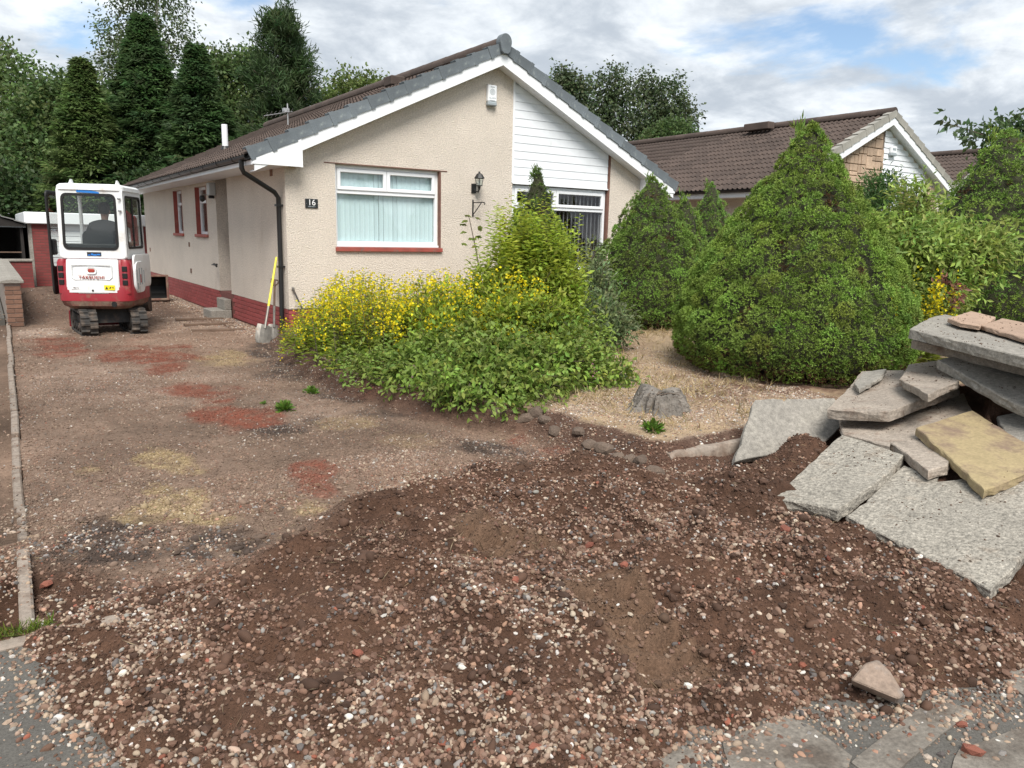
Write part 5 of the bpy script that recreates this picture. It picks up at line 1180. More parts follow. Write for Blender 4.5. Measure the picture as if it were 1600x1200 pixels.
def broadleaf(name, label, u, vtop, depth, blobs, col, n=1600, k=13, L=.20, Wd=.13, group=None, sp=.26, bark='bark', droop=0., v=.2, shell=.45, amp=.3, r0=.22):
    """blobs: (du px, v px, rx, ry, rz) relative to the tree's own depth"""
    b = W(u, 390, depth); base = np.array([b[0], b[1], -.3])
    t = empty(name, base, label, 'tree', group); lv = Leaves(); ctrs = []
    tot = sum(q[2] * q[3] + q[2] * q[4] for q in blobs)
    for i, (du, vv, rx, ry, rz_) in enumerate(blobs):
        c = W(u + du, vv, depth); ctrs.append(c)
        P, O = blob_points(int(n * (rx * ry + rx * rz_) / tot), c, (rx, ry, rz_), 50 + i * 7 + int(u) % 90, shell, amp)
        ok = P[:, 2] > .2; clump_leaves(lv, P[ok], O[ok], k, sp, L, Wd, col, v, droop=droop)
    top = max(ctrs, key=lambda c: c[2])
    trunk(t, base, top, r0, .05, bark, [(.35 + .5 * i / len(ctrs), c, r0 * .4) for i, c in enumerate(ctrs)], .5)
    return lv.build('crown', t)
def conifer(name, label, u, vtop, depth, R, col, n=900, k=16, L=.30, Wd=.07, group=None, top_pow=.8, droop=.45, low=.02, bark='bark', tips=None):
    b = W(u, 390, depth); top = W(u, vtop, depth); Hh = top[2] + .3; base = np.array([b[0], b[1], -.3])
    t = empty(name, base, label, 'tree', group); trunk(t, base, (b[0], b[1], top[2] - .2), .22, .03, bark, (), .15); lv = Leaves()
    # boughs: each a flat fan of sprays from the trunk outwards, drooping then lifting at the tip
    f = rng.uniform(low, .985, n) ** .85; az = rng.uniform(0, 2 * math.pi, n)
    rad = (R * (1 - f) ** top_pow * rng.uniform(.72, 1.12, n) * (1 + .25 * fbm(np.cos(az) * 2 + u, np.sin(az) * 2, f * 7, o=3, seed=int(u))) + .04 + .16 * (1 - f))
    O = np.stack([np.cos(az), np.sin(az), 0 * az], -1); Sd = np.stack([-np.sin(az), np.cos(az), 0 * az], -1); cc = jitter(col, n, .20, .07)
    t_ = rng.uniform(.30, 1.0, (n, k)) ** .7; wid = (1.12 - t_) * .55 * rad[:, None] * rng.uniform(-1, 1, (n, k)); z_ = droop * rad[:, None] * (-.55 * t_ + .38 * t_ ** 3)
    P = np.array([b[0], b[1], 0.]) + O[:, None] * (t_ * rad[:, None])[..., None] + Sd[:, None] * wid[..., None] + np.array([0, 0, 1.]) * (base[2] + f * Hh)[:, None, None] + np.array([0, 0, 1.]) * z_[..., None] + rng.normal(0, .07, (n, k, 3))
    D = unit(O[:, None] * .9 + Sd[:, None] * (np.sign(wid) * rng.uniform(.2, 1., (n, k)))[..., None] + np.array([0, 0, .05]) + rng.normal(0, .28, (n, k, 3)))
    N = unit(np.array([0, 0, 1.]) + rng.normal(0, .30, (n, k, 3)))
    s = rng.uniform(.6, 1.25, n * k); c = np.repeat(cc, k, 0) * (1 + rng.normal(0, .10, (n * k, 1)))
    lv.add(P.reshape(-1, 3), D.reshape(-1, 3), N.reshape(-1, 3), L * s, Wd * s, np.clip(c, .004, .8))
    return lv.build('crown', t)
GB = 'trees behind the bungalows'
DG = (.050, .084, .030); MG = (.125, .185, .062); LG = (.125, .170, .050)
broadleaf('leafy_tree', 'dense mid green leafy tree filling the far left behind the carport', -20, 100, 33, [(-60, 190, 2.9, 2.5, 2.8), (20, 160, 2.3, 2.2, 2.3), (60, 250, 2.2, 2.0, 2.2), (-20, 290, 3., 2.2, 1.7), (0, 115, 1.2, 1.2, 1.1)], MG, 1700, 14, .21, .14, GB)
broadleaf('leafy_tree', 'rounded dark green leafy tree behind the boundary wall coping', 95, 130, 31, [(-10, 190, 1.7, 1.6, 1.6), (25, 170, 1.2, 1.2, 1.2), (0, 265, 1.9, 1.7, 1.6), (-30, 310, 2.1, 1.5, 1.1)], (.105, .16, .055), 1300, 13, .20, .13, GB)
conifer('conifer_tree', 'lighter green conifer directly behind the excavator', 150, 104, 29, 2.7, (.115, .170, .055), 620, 64, .24, .075, GB, 1.0)
conifer('conifer_tree', 'tall dark green conifer in front of the birch', 245, 40, 31, 4.3, (.078, .135, .052), 1000, 78, .27, .08, GB, 1.08)
conifer('conifer_tree', 'dark conifer standing next to the white roof flue', 322, 84, 30, 3.5, (.074, .130, .050), 760, 72, .26, .08, GB, 1.05)
broadleaf('birch_tree', 'tall airy birch rising above the dark conifers', 228, -40, 37, [(-45, 60, 1.0, 1.0, 1.3), (-20, 10, 1.2, 1.2, 1.6), (20, -10, 1.4, 1.3, 1.8), (35, 60, 1.3, 1.2, 1.5), (0, 90, 1.8, 1.4, 1.3), (-55, 105, .8, .8, 1.0), (5, 180, 1.8, 1.5, 1.9)], (.10, .135, .062), 1150, 9, .15, .11, GB, .22, 'birch_bark', .7, .2, .2, .4)
broadleaf('leafy_tree', 'mid green leafy tree between tall conifer and pine', 365, 90, 36, [(0, 130, 1.5, 1.4, 1.4), (-25, 120, 1.0, 1., 1.), (10, 200, 1.9, 1.5, 1.6), (30, 110, .9, .9, .9)], (.10, .15, .052), 900, 13, .19, .13, GB)
broadleaf('leafy_tree', 'light green bushy tree behind the roof beside the pine', 552, 122, 38, [(0, 160, 1.6, 1.5, 1.3), (-35, 175, 1.3, 1.2, 1.2), (30, 150, 1.0, 1., .9), (0, 230, 2.6, 1.8, 1.6)], LG, 1000, 13, .19, .13, GB)
def pine(u, vtop, depth, label):
    b = W(u, 390, depth); top = W(u, vtop, depth); base = np.array([b[0], b[1], -.3]); t = empty('pine_tree', base, label, 'tree', GB); lv = Leaves(); limbs = []; C_ = []; O_ = []
    for i in range(84):
        f = rng.uniform(.28, 1.) ; az = rng.uniform(0, 2 * math.pi); R = 2.75 * (1 - .80 * max(f - .40, 0) / .60) * rng.uniform(.5, 1.05)
        z = base[2] + f * (top[2] - base[2] - .4); e = np.array([b[0] + math.cos(az) * R, b[1] + math.sin(az) * R, z + .35 * R * .8])
        limbs.append((max(.2, f - .1), e, .05)); a = np.array([b[0], b[1], z - .15])
        for q in rng.uniform(.45, 1., 16): C_.append(a + (e - a) * q + rng.normal(0, .2, 3)); O_.append(unit((e - a) + np.array([0, 0, 1.1])))
    C_ = np.array(C_); O_ = np.array(O_); clump_leaves(lv, C_, O_, 20, .13, .30, .045, (.068, .112, .044), .2, up=.2)
    trunk(t, base, (b[0], b[1], top[2] - .1), .2, .03, 'bark', limbs, .25); lv.build('crown', t)
pine(450, 28, 33, 'dark pine with upturned shoots above the roof slope')
for uu, vv, dp, lab, bl in [(888, 112, 36, 'slim dark leafy tree just showing over the right roof verge', [(-8, 130, .5, .5, .7), (10, 150, .6, .6, .9), (0, 210, 1.1, 1., 1.4)]),
                            (962, 105, 38, 'airy birch with upright shoots between the two bungalow roofs', [(-25, 165, .9, .9, 1.5), (0, 140, .7, .7, 1.4), (15, 190, 1.2, 1.1, 1.6), (-30, 210, 1.2, 1., 1.4)]),
                            (1025, 118, 39, 'second airy birch standing right of the upright birch', [(-15, 150, .8, .8, 1.3), (18, 165, 1.0, .9, 1.5), (40, 185, .8, .8, .9), (0, 205, 1.4, 1.1, 1.1)])]:
    broadleaf('birch_tree' if uu > 900 else 'leafy_tree', lab, uu, vv, dp, bl, (.095, .13, .062), 620, 12, .17, .115, GB, .22, 'birch_bark' if uu > 900 else 'bark', .4, .22, .25, .45, .12)
broadleaf('leafy_tree', 'round mid green bush at the foot of the birches above neighbouring roof', 1052, 185, 35, [(0, 218, 1.0, .9, .8), (-25, 230, .8, .8, .7)], (.095, .145, .05), 520, 13, .15, .10, GB, .17)
broadleaf('leafy_tree', 'broad leafy tree mass filling between left leafy trees and tall conifer', 170, 130, 38, [(-70, 190, 2.2, 1.8, 1.9), (-10, 175, 1.8, 1.8, 1.7), (60, 210, 2.2, 1.8, 1.9), (140, 200, 2.2, 1.8, 2.0), (220, 210, 2.4, 1.8, 1.9), (-40, 280, 2.6, 1.8, 1.8), (60, 290, 2.6, 1.8, 1.8), (170, 280, 2.8, 1.8, 1.8)], (.11, .165, .056), 2300, 12, .20, .13, GB)
# a row of low dark planting closing the gap under the far trees
broadleaf('leafy_tree', 'low dark leafy growth behind the garage roof', 60, 260, 29, [(-60, 320, 2.2, 1.2, 1.3), (10, 325, 1.6, 1.2, 1.2), (90, 330, 1.6, 1.2, 1.1), (180, 320, 2.0, 1.2, 1.3)], DG, 1000, 12, .2, .13, GB)

# ------------------------------------------------------------------ clipped dwarf conifers
def tuft_proto(nb, seed):
    """directions, side vectors and lengths of the blades of one shoot tuft"""
    r = np.random.default_rng(seed); d = r.normal(size=(nb, 3)); d[:, 2] = np.abs(d[:, 2]) * .9 + .30; d = unit(d); s = unit(np.cross(d, r.normal(size=(nb, 3)))); L = r.uniform(.75, 1.3, (nb, 1)); w = .125
    return np.stack([-d * .15, d * L * .5 - s * w, d * L, d * L * .5 + s * w], 1).reshape(-1, 3)
TUFTS = np.stack([tuft_proto(8, i) for i in range(6)])
def tuft_mesh(P, Nv, spin, size, col, parent):
    z = unit(Nv); a = np.where(np.abs(z[:, 2:3]) < .95, np.array([[0, 0, 1.]]), np.array([[1., 0, 0]])); x = unit(np.cross(a, z)); y = np.cross(z, x); c, s = np.cos(spin)[:, None], np.sin(spin)[:, None]
    R = np.stack([x * c + y * s, -x * s + y * c, z], 1)
    T = TUFTS[rng.integers(0, len(TUFTS), len(P))] * size[:, None, None]
    V = np.einsum('nki,nij->nkj', T, R) + P[:, None]; n, k = V.shape[:2]; b = np.arange(n * k // 4)[:, None] * 4
    F = np.concatenate([b + [0, 1, 2], b + [0, 2, 3]], 1).reshape(-1, 3); cc = np.repeat(col, k, 0) * np.repeat(rng.uniform(.82, 1.18, (n * k // 4, 1)), 4, 0)
    return npmesh('crown', V.reshape(-1, 3), F, 'needle', parent, np.clip(cc, .004, .9))
PROF = ([0, .05, .12, .22, .34, .46, .58, .70, .82, .92, 1.0], [.78, .92, 1.0, .985, .89, .755, .60, .43, .25, .105, .008])
def cone_r(az, f, R, seed, fat=1.):
    return R * np.interp(f, *PROF) ** fat * (1 + .045 * fbm(np.cos(az) * 1.6 + seed, np.sin(az) * 1.6, f * 3.0, o=2, seed=seed))
def sample_f(n):
    f = rng.uniform(0.005, .995, n * 3); return f[rng.uniform(0, 1, len(f)) < np.interp(f, *PROF) + .12][:n]
def dwarf_conifer(u, vtop, depth, R, label, n, ts, seed, col=(.185, .275, .052), gz=.18, pads=300, prad=.17, group='clipped dwarf conifers', openness=.0, fat=1.):
    b = W(u, 390, depth); top = W(u, vtop, depth); base = np.array([b[0], b[1], gz - .02]); Hh = top[2] - gz
    t = empty('dwarf_conifer', base, label, 'conifer', group)
    MB().tube([base, base + (0, 0, Hh * .6)], [.07, .03], 8).build('trunk', 'bark', t)
    def surf(az, f, k=1.): r = cone_r(az, f, R, seed, fat) * k; return np.stack([base[0] + np.cos(az) * r, base[1] + np.sin(az) * r, base[2] + f * Hh], -1)
    # dark twiggy core
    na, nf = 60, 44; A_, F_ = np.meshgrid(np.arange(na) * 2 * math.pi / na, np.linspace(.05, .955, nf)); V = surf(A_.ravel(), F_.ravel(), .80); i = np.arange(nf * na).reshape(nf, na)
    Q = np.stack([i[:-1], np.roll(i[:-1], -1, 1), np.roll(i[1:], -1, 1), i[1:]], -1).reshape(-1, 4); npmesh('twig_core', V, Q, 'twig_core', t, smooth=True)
    # cushions of shoots
    pf = sample_f(pads); pa = rng.uniform(0, 2 * math.pi, len(pf)); pr = prad * rng.uniform(.65, 1.35, len(pf)) * np.clip(.28 + np.interp(pf, *PROF) * .85, .25, 1.05); PC = surf(pa, pf, .93); pcol = jitter(col, len(pf), .15, .05)
    f = sample_f(n); az = rng.uniform(0, 2 * math.pi, len(f)); S0 = surf(az, f, .90); rad = np.stack([np.cos(az), np.sin(az), .30 + 0 * az], -1); rad = unit(rad)
    best = np.full(len(f), -1.); who = np.zeros(len(f), int)
    for k in range(len(pf)):
        d = S0 - PC[k]; dd = (d[:, 0] ** 2 + d[:, 1] ** 2 + (d[:, 2] * 1.25) ** 2) / pr[k] ** 2; o = pr[k] * np.sqrt(np.clip(1 - dd, 0, 1)); m_ = o > best; best[m_] = o[m_]; who[m_] = k
    ing = best > .004
    keep = ing | (rng.uniform(0, 1, len(f)) < .55 - openness); f, az, S0, rad, best, who, ing = f[keep], az[keep], S0[keep], rad[keep], np.maximum(best[keep], 0), who[keep], ing[keep]
    P = S0 + rad * (best * .95 - .03 * ~ing)[:, None] + rng.normal(0, .008, S0.shape)
    N = unit(np.where(ing[:, None], unit(P - (PC[who] - rad * .05)), rad) + rad * .25 + rng.normal(0, .22, P.shape) + np.array([0, 0, .25]))
    s = ts * rng.uniform(.7, 1.25, len(f)); c = pcol[who] * rng.uniform(.80, 1.22, (len(f), 1)); c *= (1 + .18 * fbm(P[:, 0] * 3, P[:, 1] * 3, P[:, 2] * 3, o=2, seed=9))[:, None]
    br_ = (~ing & (fbm(P[:, 0] * 4, P[:, 1] * 4, P[:, 2] * 5, o=2, seed=31) > .30) & (rng.uniform(0, 1, len(f)) < .7)) | (rng.uniform(0, 1, len(f)) < .008 + .40 * (1 - sm(f, .03, .13))); c[br_] = jitter((.105, .060, .03), br_.sum(), .2, .05)
    tuft_mesh(P, N, rng.uniform(0, 6.28, len(f)), s, np.clip(c, .004, .9), t)
    # a few leader shoots at the tip
    lv = Leaves(); k = 40; P = top + rng.normal(0, .03, (k, 3)) - np.array([0, 0, .16]) * rng.uniform(.3, 1.3, (k, 1)); lv.add(P, unit(np.array([0, 0, 1.]) + rng.normal(0, .35, (k, 3))), rdir(k), rng.uniform(.08, .16, k), .02, jitter(col, k)); lv.build('tip', t)
dwarf_conifer(1250, 192, 8.75, 1.40, 'largest bell shaped dwarf conifer behind the pile of broken slabs', 40000, .031, 3, pads=950, prad=.11)
dwarf_conifer(1015, 275, 13.0, 1.10, 'broad rounded dwarf conifer against the right end of the bungalow front', 16000, .037, 14, (.16, .25, .05), pads=520, prad=.12, fat=.8)
dwarf_conifer(1066, 303, 13.9, .66, 'slimmer dwarf conifer tucked right behind the broad rounded one', 6000, .040, 25, (.16, .25, .05), pads=240, prad=.12, fat=.8)
dwarf_conifer(1106, 284, 16.2, .84, 'narrow dwarf conifer standing before the neighbouring side wall', 7000, .044, 36, (.155, .245, .05), pads=260, prad=.13, fat=.85)
dwarf_conifer(1552, 203, 11.0, 1.42, 'dwarf conifer with loose hanging layers behind the light green shrub', 16000, .042, 47, (.19, .28, .053), pads=420, prad=.15, fat=.8)
dwarf_conifer(838, 262, 12.1, .66, 'slim dark columnar conifer rising behind the lime leaved shrub', 8000, .040, 58, (.115, .185, .045), pads=260, prad=.11, fat=.85)

# ------------------------------------------------------------------ shrubs
def shrub(name, label, cat, base, blobs, col, n, k, L, Wd, sp, v=.2, up=.5, shell=.35, amp=.3, stems=10, group=None, low=-.9, droop=0.):
    base = np.array(base, float); t = empty(name, base, label, cat, group); lv = Leaves(); ctr = []
    tot = sum(rx * ry + rx * rz_ for c, rx, ry, rz_ in blobs)
    for i, (c, rx, ry, rz_) in enumerate(blobs):
        P, O = blob_points(int(n * (rx * ry + rx * rz_) / tot), c, (rx, ry, rz_), 9 * i + len(label), shell, amp, low=low)
        ok = P[:, 2] > .16; clump_leaves(lv, P[ok], O[ok], k, sp, L, Wd, col, v, up=up, droop=droop); ctr += list(P[ok][::max(1, ok.sum() // stems)])
    m = MB()
    for e in ctr: a = base + np.array([rng.normal(0, .12), rng.normal(0, .12), 0]); m.tube([a, (a + e) / 2 + (0, 0, .1), e], [.012, .009, .003], 5)
    m.build('stems', 'bark', t); return t, lv
def gpos(u, d, z=.15): q = W(u, 390, d); return (q[0], q[1], z)
def spray_stems(lv, tops, heights, n_leaf, L, Wd, col, lean=.12):
    """upright stems with leaves in pairs and a tapering top: returns stem tips"""
    tips = []
    for (x, y, z0), h in zip(tops, heights):
        k = n_leaf; d = unit(np.array([rng.normal(0, lean), rng.normal(0, lean), 1.])); f = np.linspace(.12, .98, k) ; P = np.array([x, y, z0]) + d * (h * f)[:, None]; az = np.arange(k) * 2.4 + rng.uniform(0, 6)
        D = np.stack([np.cos(az), np.sin(az), .25 + 0 * az], -1); lv.add(P, D, unit(np.array([0, 0, 1.]) + rng.normal(0, .3, (k, 3))), L * (1.15 - .6 * f), Wd * (1.15 - .6 * f), jitter(col, 1, .16, .06).repeat(k, 0) * (1 + rng.normal(0, .12, (k, 1))))
        tips.append((P[-1], d))
    return tips
def flowers(lv, tips, n, spread, size, col, down=.25):
    for p, d in tips:
        k = rng.integers(n[0], n[1]); P = p + rng.normal(0, 1, (k, 3)) * np.array([spread, spread, spread]) - d * rng.uniform(-.05, down, (k, 1)); lv.add(P, rdir(k, .3), rdir(k, .6), size * rng.uniform(.7, 1.3, k), size * .9, jitter(col, k, .12, .05), fold=.3)
YELLOW = (.80, .66, .02)
# yellow loosestrife bank along the drive
lo = empty('loosestrife', gpos(560, 9.2), 'bank of yellow flowering loosestrife at the corner beside the drive', 'flowers'); lv = Leaves(); fl_ = Leaves()
pts = []
for u, d, w in [(490, 10.4, .45), (510, 9.6, .5), (540, 9.3, .5), (560, 8.7, .5), (590, 8.5, .5), (600, 9.4, .6), (620, 8.3, .45), (650, 8.6, .5), (575, 10.0, .6), (530, 10.2, .5), (660, 9.4, .5), (700, 9.4, .45), (720, 9.0, .4)]:
    q = gpos(u, d); k = 62; pts += [(q[0] + rng.normal(0, w * .5), q[1] + rng.normal(0, w * .5), .12) for _ in range(k)]
pts = np.array(pts); uu_, _ = proj(pts[:, 0], pts[:, 1], pts[:, 2]); hmax = np.interp(uu_, [440, 475, 520, 560, 640, 700, 760], [.28, .55, .95, 1.08, .98, 1.12, 1.15]); hs = hmax * rng.uniform(.6, 1.03, len(pts))
tips = spray_stems(lv, pts, hs, 15, .10, .036, (.21, .275, .035)); sel = [t for t in tips if rng.uniform() < .62]
flowers(fl_, sel, (7, 20), .024, .030, YELLOW); lv.build('foliage', lo); fl_.build('blossom', lo)
m = MB()
for (x, y, z), (p, d) in list(zip(pts, tips))[::3]: m.tube([(x, y, z), p], [.004, .002], 4)
m.build('stems', 'bark', lo)
# lime shrub with fine foliage
B = lambda u, v, d, rx, ry, rz_: (W(u, v, d), rx, ry, rz_)
t_, lv = shrub('lime_shrub', 'upright lime green shrub in front of the slim dark conifer', 'shrub', gpos(800, 8.8), [B(830, 480, 8.6, .55, .5, .55), B(775, 480, 8.5, .50, .45, .45), B(850, 420, 8.7, .34, .34, .48), B(700, 500, 8.6, .50, .45, .36), B(870, 470, 8.5, .36, .35, .45), B(820, 380, 8.9, .22, .22, .36), B(650, 520, 8.5, .40, .4, .30), B(790, 505, 7.9, .40, .35, .34), B(700, 520, 8.0, .36, .35, .26), B(850, 500, 8.0, .30, .3, .34)], (.25, .32, .042), 1900, 10, .068, .030, .075, .24, .4, .2, .45, 40)
tp = np.array([W(u, v, d) for u, v, d in zip(rng.uniform(735, 905, 130), np.zeros(130), rng.uniform(8.2, 9.0, 130))]); uq, _ = proj(tp[:, 0], tp[:, 1], tp[:, 2]); vt = np.interp(uq, [735, 760, 785, 860, 890, 908], [405, 350, 298, 290, 318, 400]) + rng.uniform(0, 110, 130)
tp = np.array([W(u, v, d) for u, v, d in zip(uq, vt, rng.uniform(8.2, 9.0, 130))]); hh = rng.uniform(.5, .85, 130)
spray_stems(lv, tp - np.array([0, 0, 1.]) * hh[:, None], hh, 30, .11, .044, (.36, .43, .055), .16); lv.build('foliage', t_)
fl_ = Leaves(); flowers(fl_, [(W(u, v, d), np.array([0, 0, 1.])) for u, v, d in zip(rng.uniform(600, 860, 90), rng.uniform(425, 530, 90), rng.uniform(7.6, 8.1, 90))] + [(W(u, v, 7.9), np.array([0, 0, 1.])) for u, v in [(752, 478), (757, 490), (748, 486), (832, 500), (840, 499), (690, 450), (705, 455), (660, 470), (675, 500)]], (6, 20), .024, .030, YELLOW, .10); fl_.build('blossom', t_)
# mid green sprawling shrub in front
t_, lv = shrub('sprawling_shrub', 'low mid green sprawling shrub at the bed edge below the lime shrub', 'shrub', gpos(740, 7.6), [B(730, 595, 7.15, .50, .45, .28), B(800, 575, 7.4, .50, .5, .36), B(660, 580, 7.7, .48, .5, .28), B(600, 580, 8.1, .42, .45, .24), B(870, 575, 7.7, .5, .5, .36), B(930, 580, 7.9, .42, .45, .24), B(545, 575, 8.6, .35, .4, .20), B(860, 530, 8.0, .42, .4, .34), B(905, 530, 8.6, .35, .35, .36), B(960, 594, 8.0, .28, .3, .18), B(760, 622, 6.9, .4, .35, .20), B(840, 612, 7.1, .4, .35, .22), B(760, 550, 7.7, .5, .45, .32), B(690, 555, 7.9, .42, .4, .28)], (.205, .285, .058), 2900, 9, .062, .034, .055, .26, .55, .25, .4, 16, None, -1., .2)
tp = np.array([W(u, v, d) for u, v, d in zip(rng.uniform(540, 960, 110), rng.uniform(525, 590, 110), rng.uniform(7.3, 8.0, 110))]); spray_stems(lv, tp - np.array([0, 0, .18]), np.full(110, .3), 12, .07, .034, (.22, .30, .07), .35)
lv.build('foliage', t_)
fl_ = Leaves(); flowers(fl_, [(W(u, v, 7.0), np.array([0, 0, 1.])) for u, v in [(650, 575), (930, 580), (850, 600), (855, 612), (960, 604), (925, 575), (820, 605)]], (5, 10), .02, .020, (.36, .16, .22), .1); fl_.build('blossom', t_)
# grey plant before the right window, thin sapling, weeds
t_, lv = shrub('grey_shrub', 'grey green wispy shrub between lime shrub and broad conifer', 'shrub', gpos(925, 10.6), [B(928, 455, 10.6, .30, .3, .42), B(925, 495, 10.2, .42, .4, .40), B(925, 410, 10.8, .14, .14, .30), B(950, 510, 9.8, .32, .35, .28)], (.17, .22, .10), 520, 10, .085, .030, .07, .2, .5, .2, .35, 20); lv.build('foliage', t_)
sp_ = empty('sapling', gpos(742, 9.0), 'thin maple sapling with few lobed leaves rising before the front wall', 'sapling'); a, b = W(752, 440, 9.0), W(733, 340, 9.0)
MB().tube([np.array(gpos(752, 9.0)), a, (a + b) / 2 + (.01, 0, 0), b], [.012, .010, .007, .004], 6).build('stem', 'bark', sp_); lv = Leaves()
for u, v in [(728, 336), (742, 340), (722, 350), (750, 352), (728, 362), (748, 368), (722, 380), (745, 384), (730, 344), (738, 372)]:
    c = W(u, v, 9.0); d0 = rdir(1, .1)[0]
    for q in (-1., -.5, 0, .5, 1.): dd = np.array([d0[0] * math.cos(q) - d0[1] * math.sin(q), d0[0] * math.sin(q) + d0[1] * math.cos(q), -.25]); lv.add(c[None], unit(dd)[None], unit(np.array([.1, -.5, 1.]))[None], .085 * (1 - .2 * abs(q)), .045, jitter((.15, .19, .035), 1, .1))
lv.build('foliage', sp_)
for u, v, s, lab in [(445, 642, .16, 'bright green weed growing on the red patch of the drive'), (486, 615, .13, 'small leafy weed on the drive near the planting bed'), (1018, 706, .16, 'green weed at the end of the concrete edging'), (412, 632, .06, 'tiny weed sprig left of the brightest weed'), (120, 512, .05, 'tiny weed in pale gravel by boundary wall'), (880, 632, .14, 'low green weed beside rockery stones')]:
    q = G(u, v); z = float(ground_h(np.array([q[0]]), np.array([q[1]]))[0]); t_ = empty('weed', (q[0], q[1], z), lab, 'weed'); lv = Leaves(); s *= .75; k = int(150 * s / .1); d = rdir(k, .7); lv.add(np.array([q[0], q[1], z]) + d * rng.uniform(.1, 1, (k, 1)) * s * .6, d, rdir(k, 1.), s * .45, s * .2, jitter((.11, .20, .03), k)); lv.build('foliage', t_)
# shrubs on the right: light green sprays, feathery tree, yellow flowers
t_, lv = shrub('light_green_shrub', 'light green shrub with long arching leaf sprays behind the largest conifer', 'shrub', gpos(1450, 9.7), [B(1440, 390, 9.7, .62, .5, .50), B(1500, 400, 9.5, .55, .45, .32), B(1400, 400, 9.9, .45, .45, .55), B(1545, 385, 9.5, .30, .3, .20), B(1430, 320, 10.0, .28, .28, .30), B(1460, 450, 9.6, .55, .45, .42)], (.27, .36, .085), 1250, 11, .10, .036, .09, .2, .5, .3, .4, 40, None, -.9, .2)
tp = np.array([W(u, v, 9.7) for u, v in [(1415, 300), (1440, 295), (1425, 280), (1450, 310), (1400, 320)]]); spray_stems(lv, tp - np.array([0, 0, .4]), np.full(len(tp), .45), 14, .12, .035, (.20, .20, .07), .2); lv.build('foliage', t_)
t_, lv = shrub('feathery_shrub', 'dark green feathery shrub before the neighbouring stone gable', 'shrub', gpos(1375, 11.5), [B(1378, 300, 11.5, .32, .3, .26), B(1365, 340, 11.3, .35, .3, .4)], (.07, .135, .04), 380, 11, .08, .022, .07, .2, .4, .2, .4, 12); lv.build('foliage', t_)
lo2 = empty('loosestrife', gpos(1468, 8.6), 'yellow flowered loosestrife clump just behind the slab pile top', 'flowers'); lv = Leaves(); fl_ = Leaves(); q = np.array(gpos(1470, 8.7, .2)); pts = q + np.stack([rng.normal(0, .28, 70), rng.normal(0, .22, 70), 0 * np.arange(70)], -1)
tips = spray_stems(lv, pts, rng.uniform(.7, 1.2, 70), 16, .12, .04, (.17, .20, .03)); flowers(fl_, tips[::2], (10, 22), .025, .034, YELLOW); lv.build('foliage', lo2); fl_.build('blossom', lo2)
for u_, v_ in ((1500, 452), (1472, 438), (1490, 470)):
    lv = Leaves(); k = 24; lv.add(W(u_, v_, 8.6) + rng.normal(0, .035, (k, 3)), rdir(k), rdir(k, 1), .09, .03, jitter((.26, .12, .09), k)); lv.build('red_shoot', lo2)
# tree at the right edge reaching over
broadleaf('leafy_tree', 'green leafy tree at the edge with thin branch of large leaves', 1625, 180, 16, [(-10, 235, 1.0, .9, .7), (-60, 215, .45, .45, .30), (20, 300, 1.1, .9, .9), (-30, 260, .7, .6, .5)], (.075, .125, .045), 480, 12, .14, .08, None, .14, 'bark', .2, .2, .3, .4, .1)
brn = empty('leafy_branch', gpos(1600, 16.2, 0), 'thin bare branch carrying a few drooping oval leaves against sky', 'branch'); a, b, c_ = W(1600, 235, 15.8), W(1520, 205, 15.8), W(1465, 188, 15.8); base_ = np.array(gpos(1620, 15.9, -.2))
MB().tube([base_, base_ + (0, 0, 2.), a, b, c_], [.05, .035, .016, .010, .005], 6).build('stem', 'bark', brn); lv = Leaves(); k = 90; f = rng.uniform(.0, 1, k)[:, None]; P = np.where(f < .5, a + (b - a) * f * 2, b + (c_ - b) * (f * 2 - 1)) + rng.normal(0, .10, (k, 3)); lv.add(P, unit(np.array([-.4, 0, -.7]) + rng.normal(0, .5, (k, 3))), rdir(k, .6), rng.uniform(.14, .24, k), .09, jitter((.07, .11, .05), k)); lv.build('foliage', brn)
# ------------------------------------------------------------------ garden edge, stump, loose stones
def rock_mesh(name, seed, matname, sub=2, rough=.28, flat=1.):
    bm = bmesh.new(); bmesh.ops.create_icosphere(bm, subdivisions=sub, radius=1.); co = np.array([v.co[:] for v in bm.verts])
    r = np.random.default_rng(seed); pl = unit(r.normal(size=(9, 3))); dcut = r.uniform(.62, .95, 9)
    s = np.ones(len(co))
    for nv, dc in zip(pl, dcut): q = co @ nv; s = np.minimum(s, np.where(q > dc, dc / np.maximum(q, 1e-6), 1.))
    s = s * (1 + rough * .3 * fbm(co[:, 0] * 2 + seed, co[:, 1] * 2, co[:, 2] * 2, o=2, seed=seed)); co = co * s[:, None] * np.array([1, 1, flat])
    for v, c in zip(bm.verts, co): v.co = c
    me = bpy.data.meshes.new(name); bm.to_mesh(me); bm.free(); me.materials.append(MATS[matname]); return me
def hz(x, y): return float(ground_h(np.array([x]), np.array([y]))[0])
RK = [rock_mesh('rock', 60 + i, 'rock', 2) for i in range(4)]
edge = [(822, 641, .10), (838, 640, .12), (853, 647, .08), (868, 655, .09), (905, 664, .10), (925, 674, .09), (948, 682, .11), (967, 690, .09), (985, 694, .10), (1003, 698, .09), (780, 636, .09), (1022, 712, .10)]
for i, (u, v, s) in enumerate(edge):
    q = G(u, v, .16); o = link('rockery_stone', RK[i % 4]); o.location = (q[0], q[1], hz(q[0], q[1]) - s * .02); o.scale = (s * .95, s * .72, s * .55); o.rotation_euler = (random.uniform(-.3, .3), random.uniform(-.3, .3), random.uniform(0, 6)); tag(o, 'rough brown stone in the curved rockery edging of the planting bed', 'stone', 'rockery edging stones')
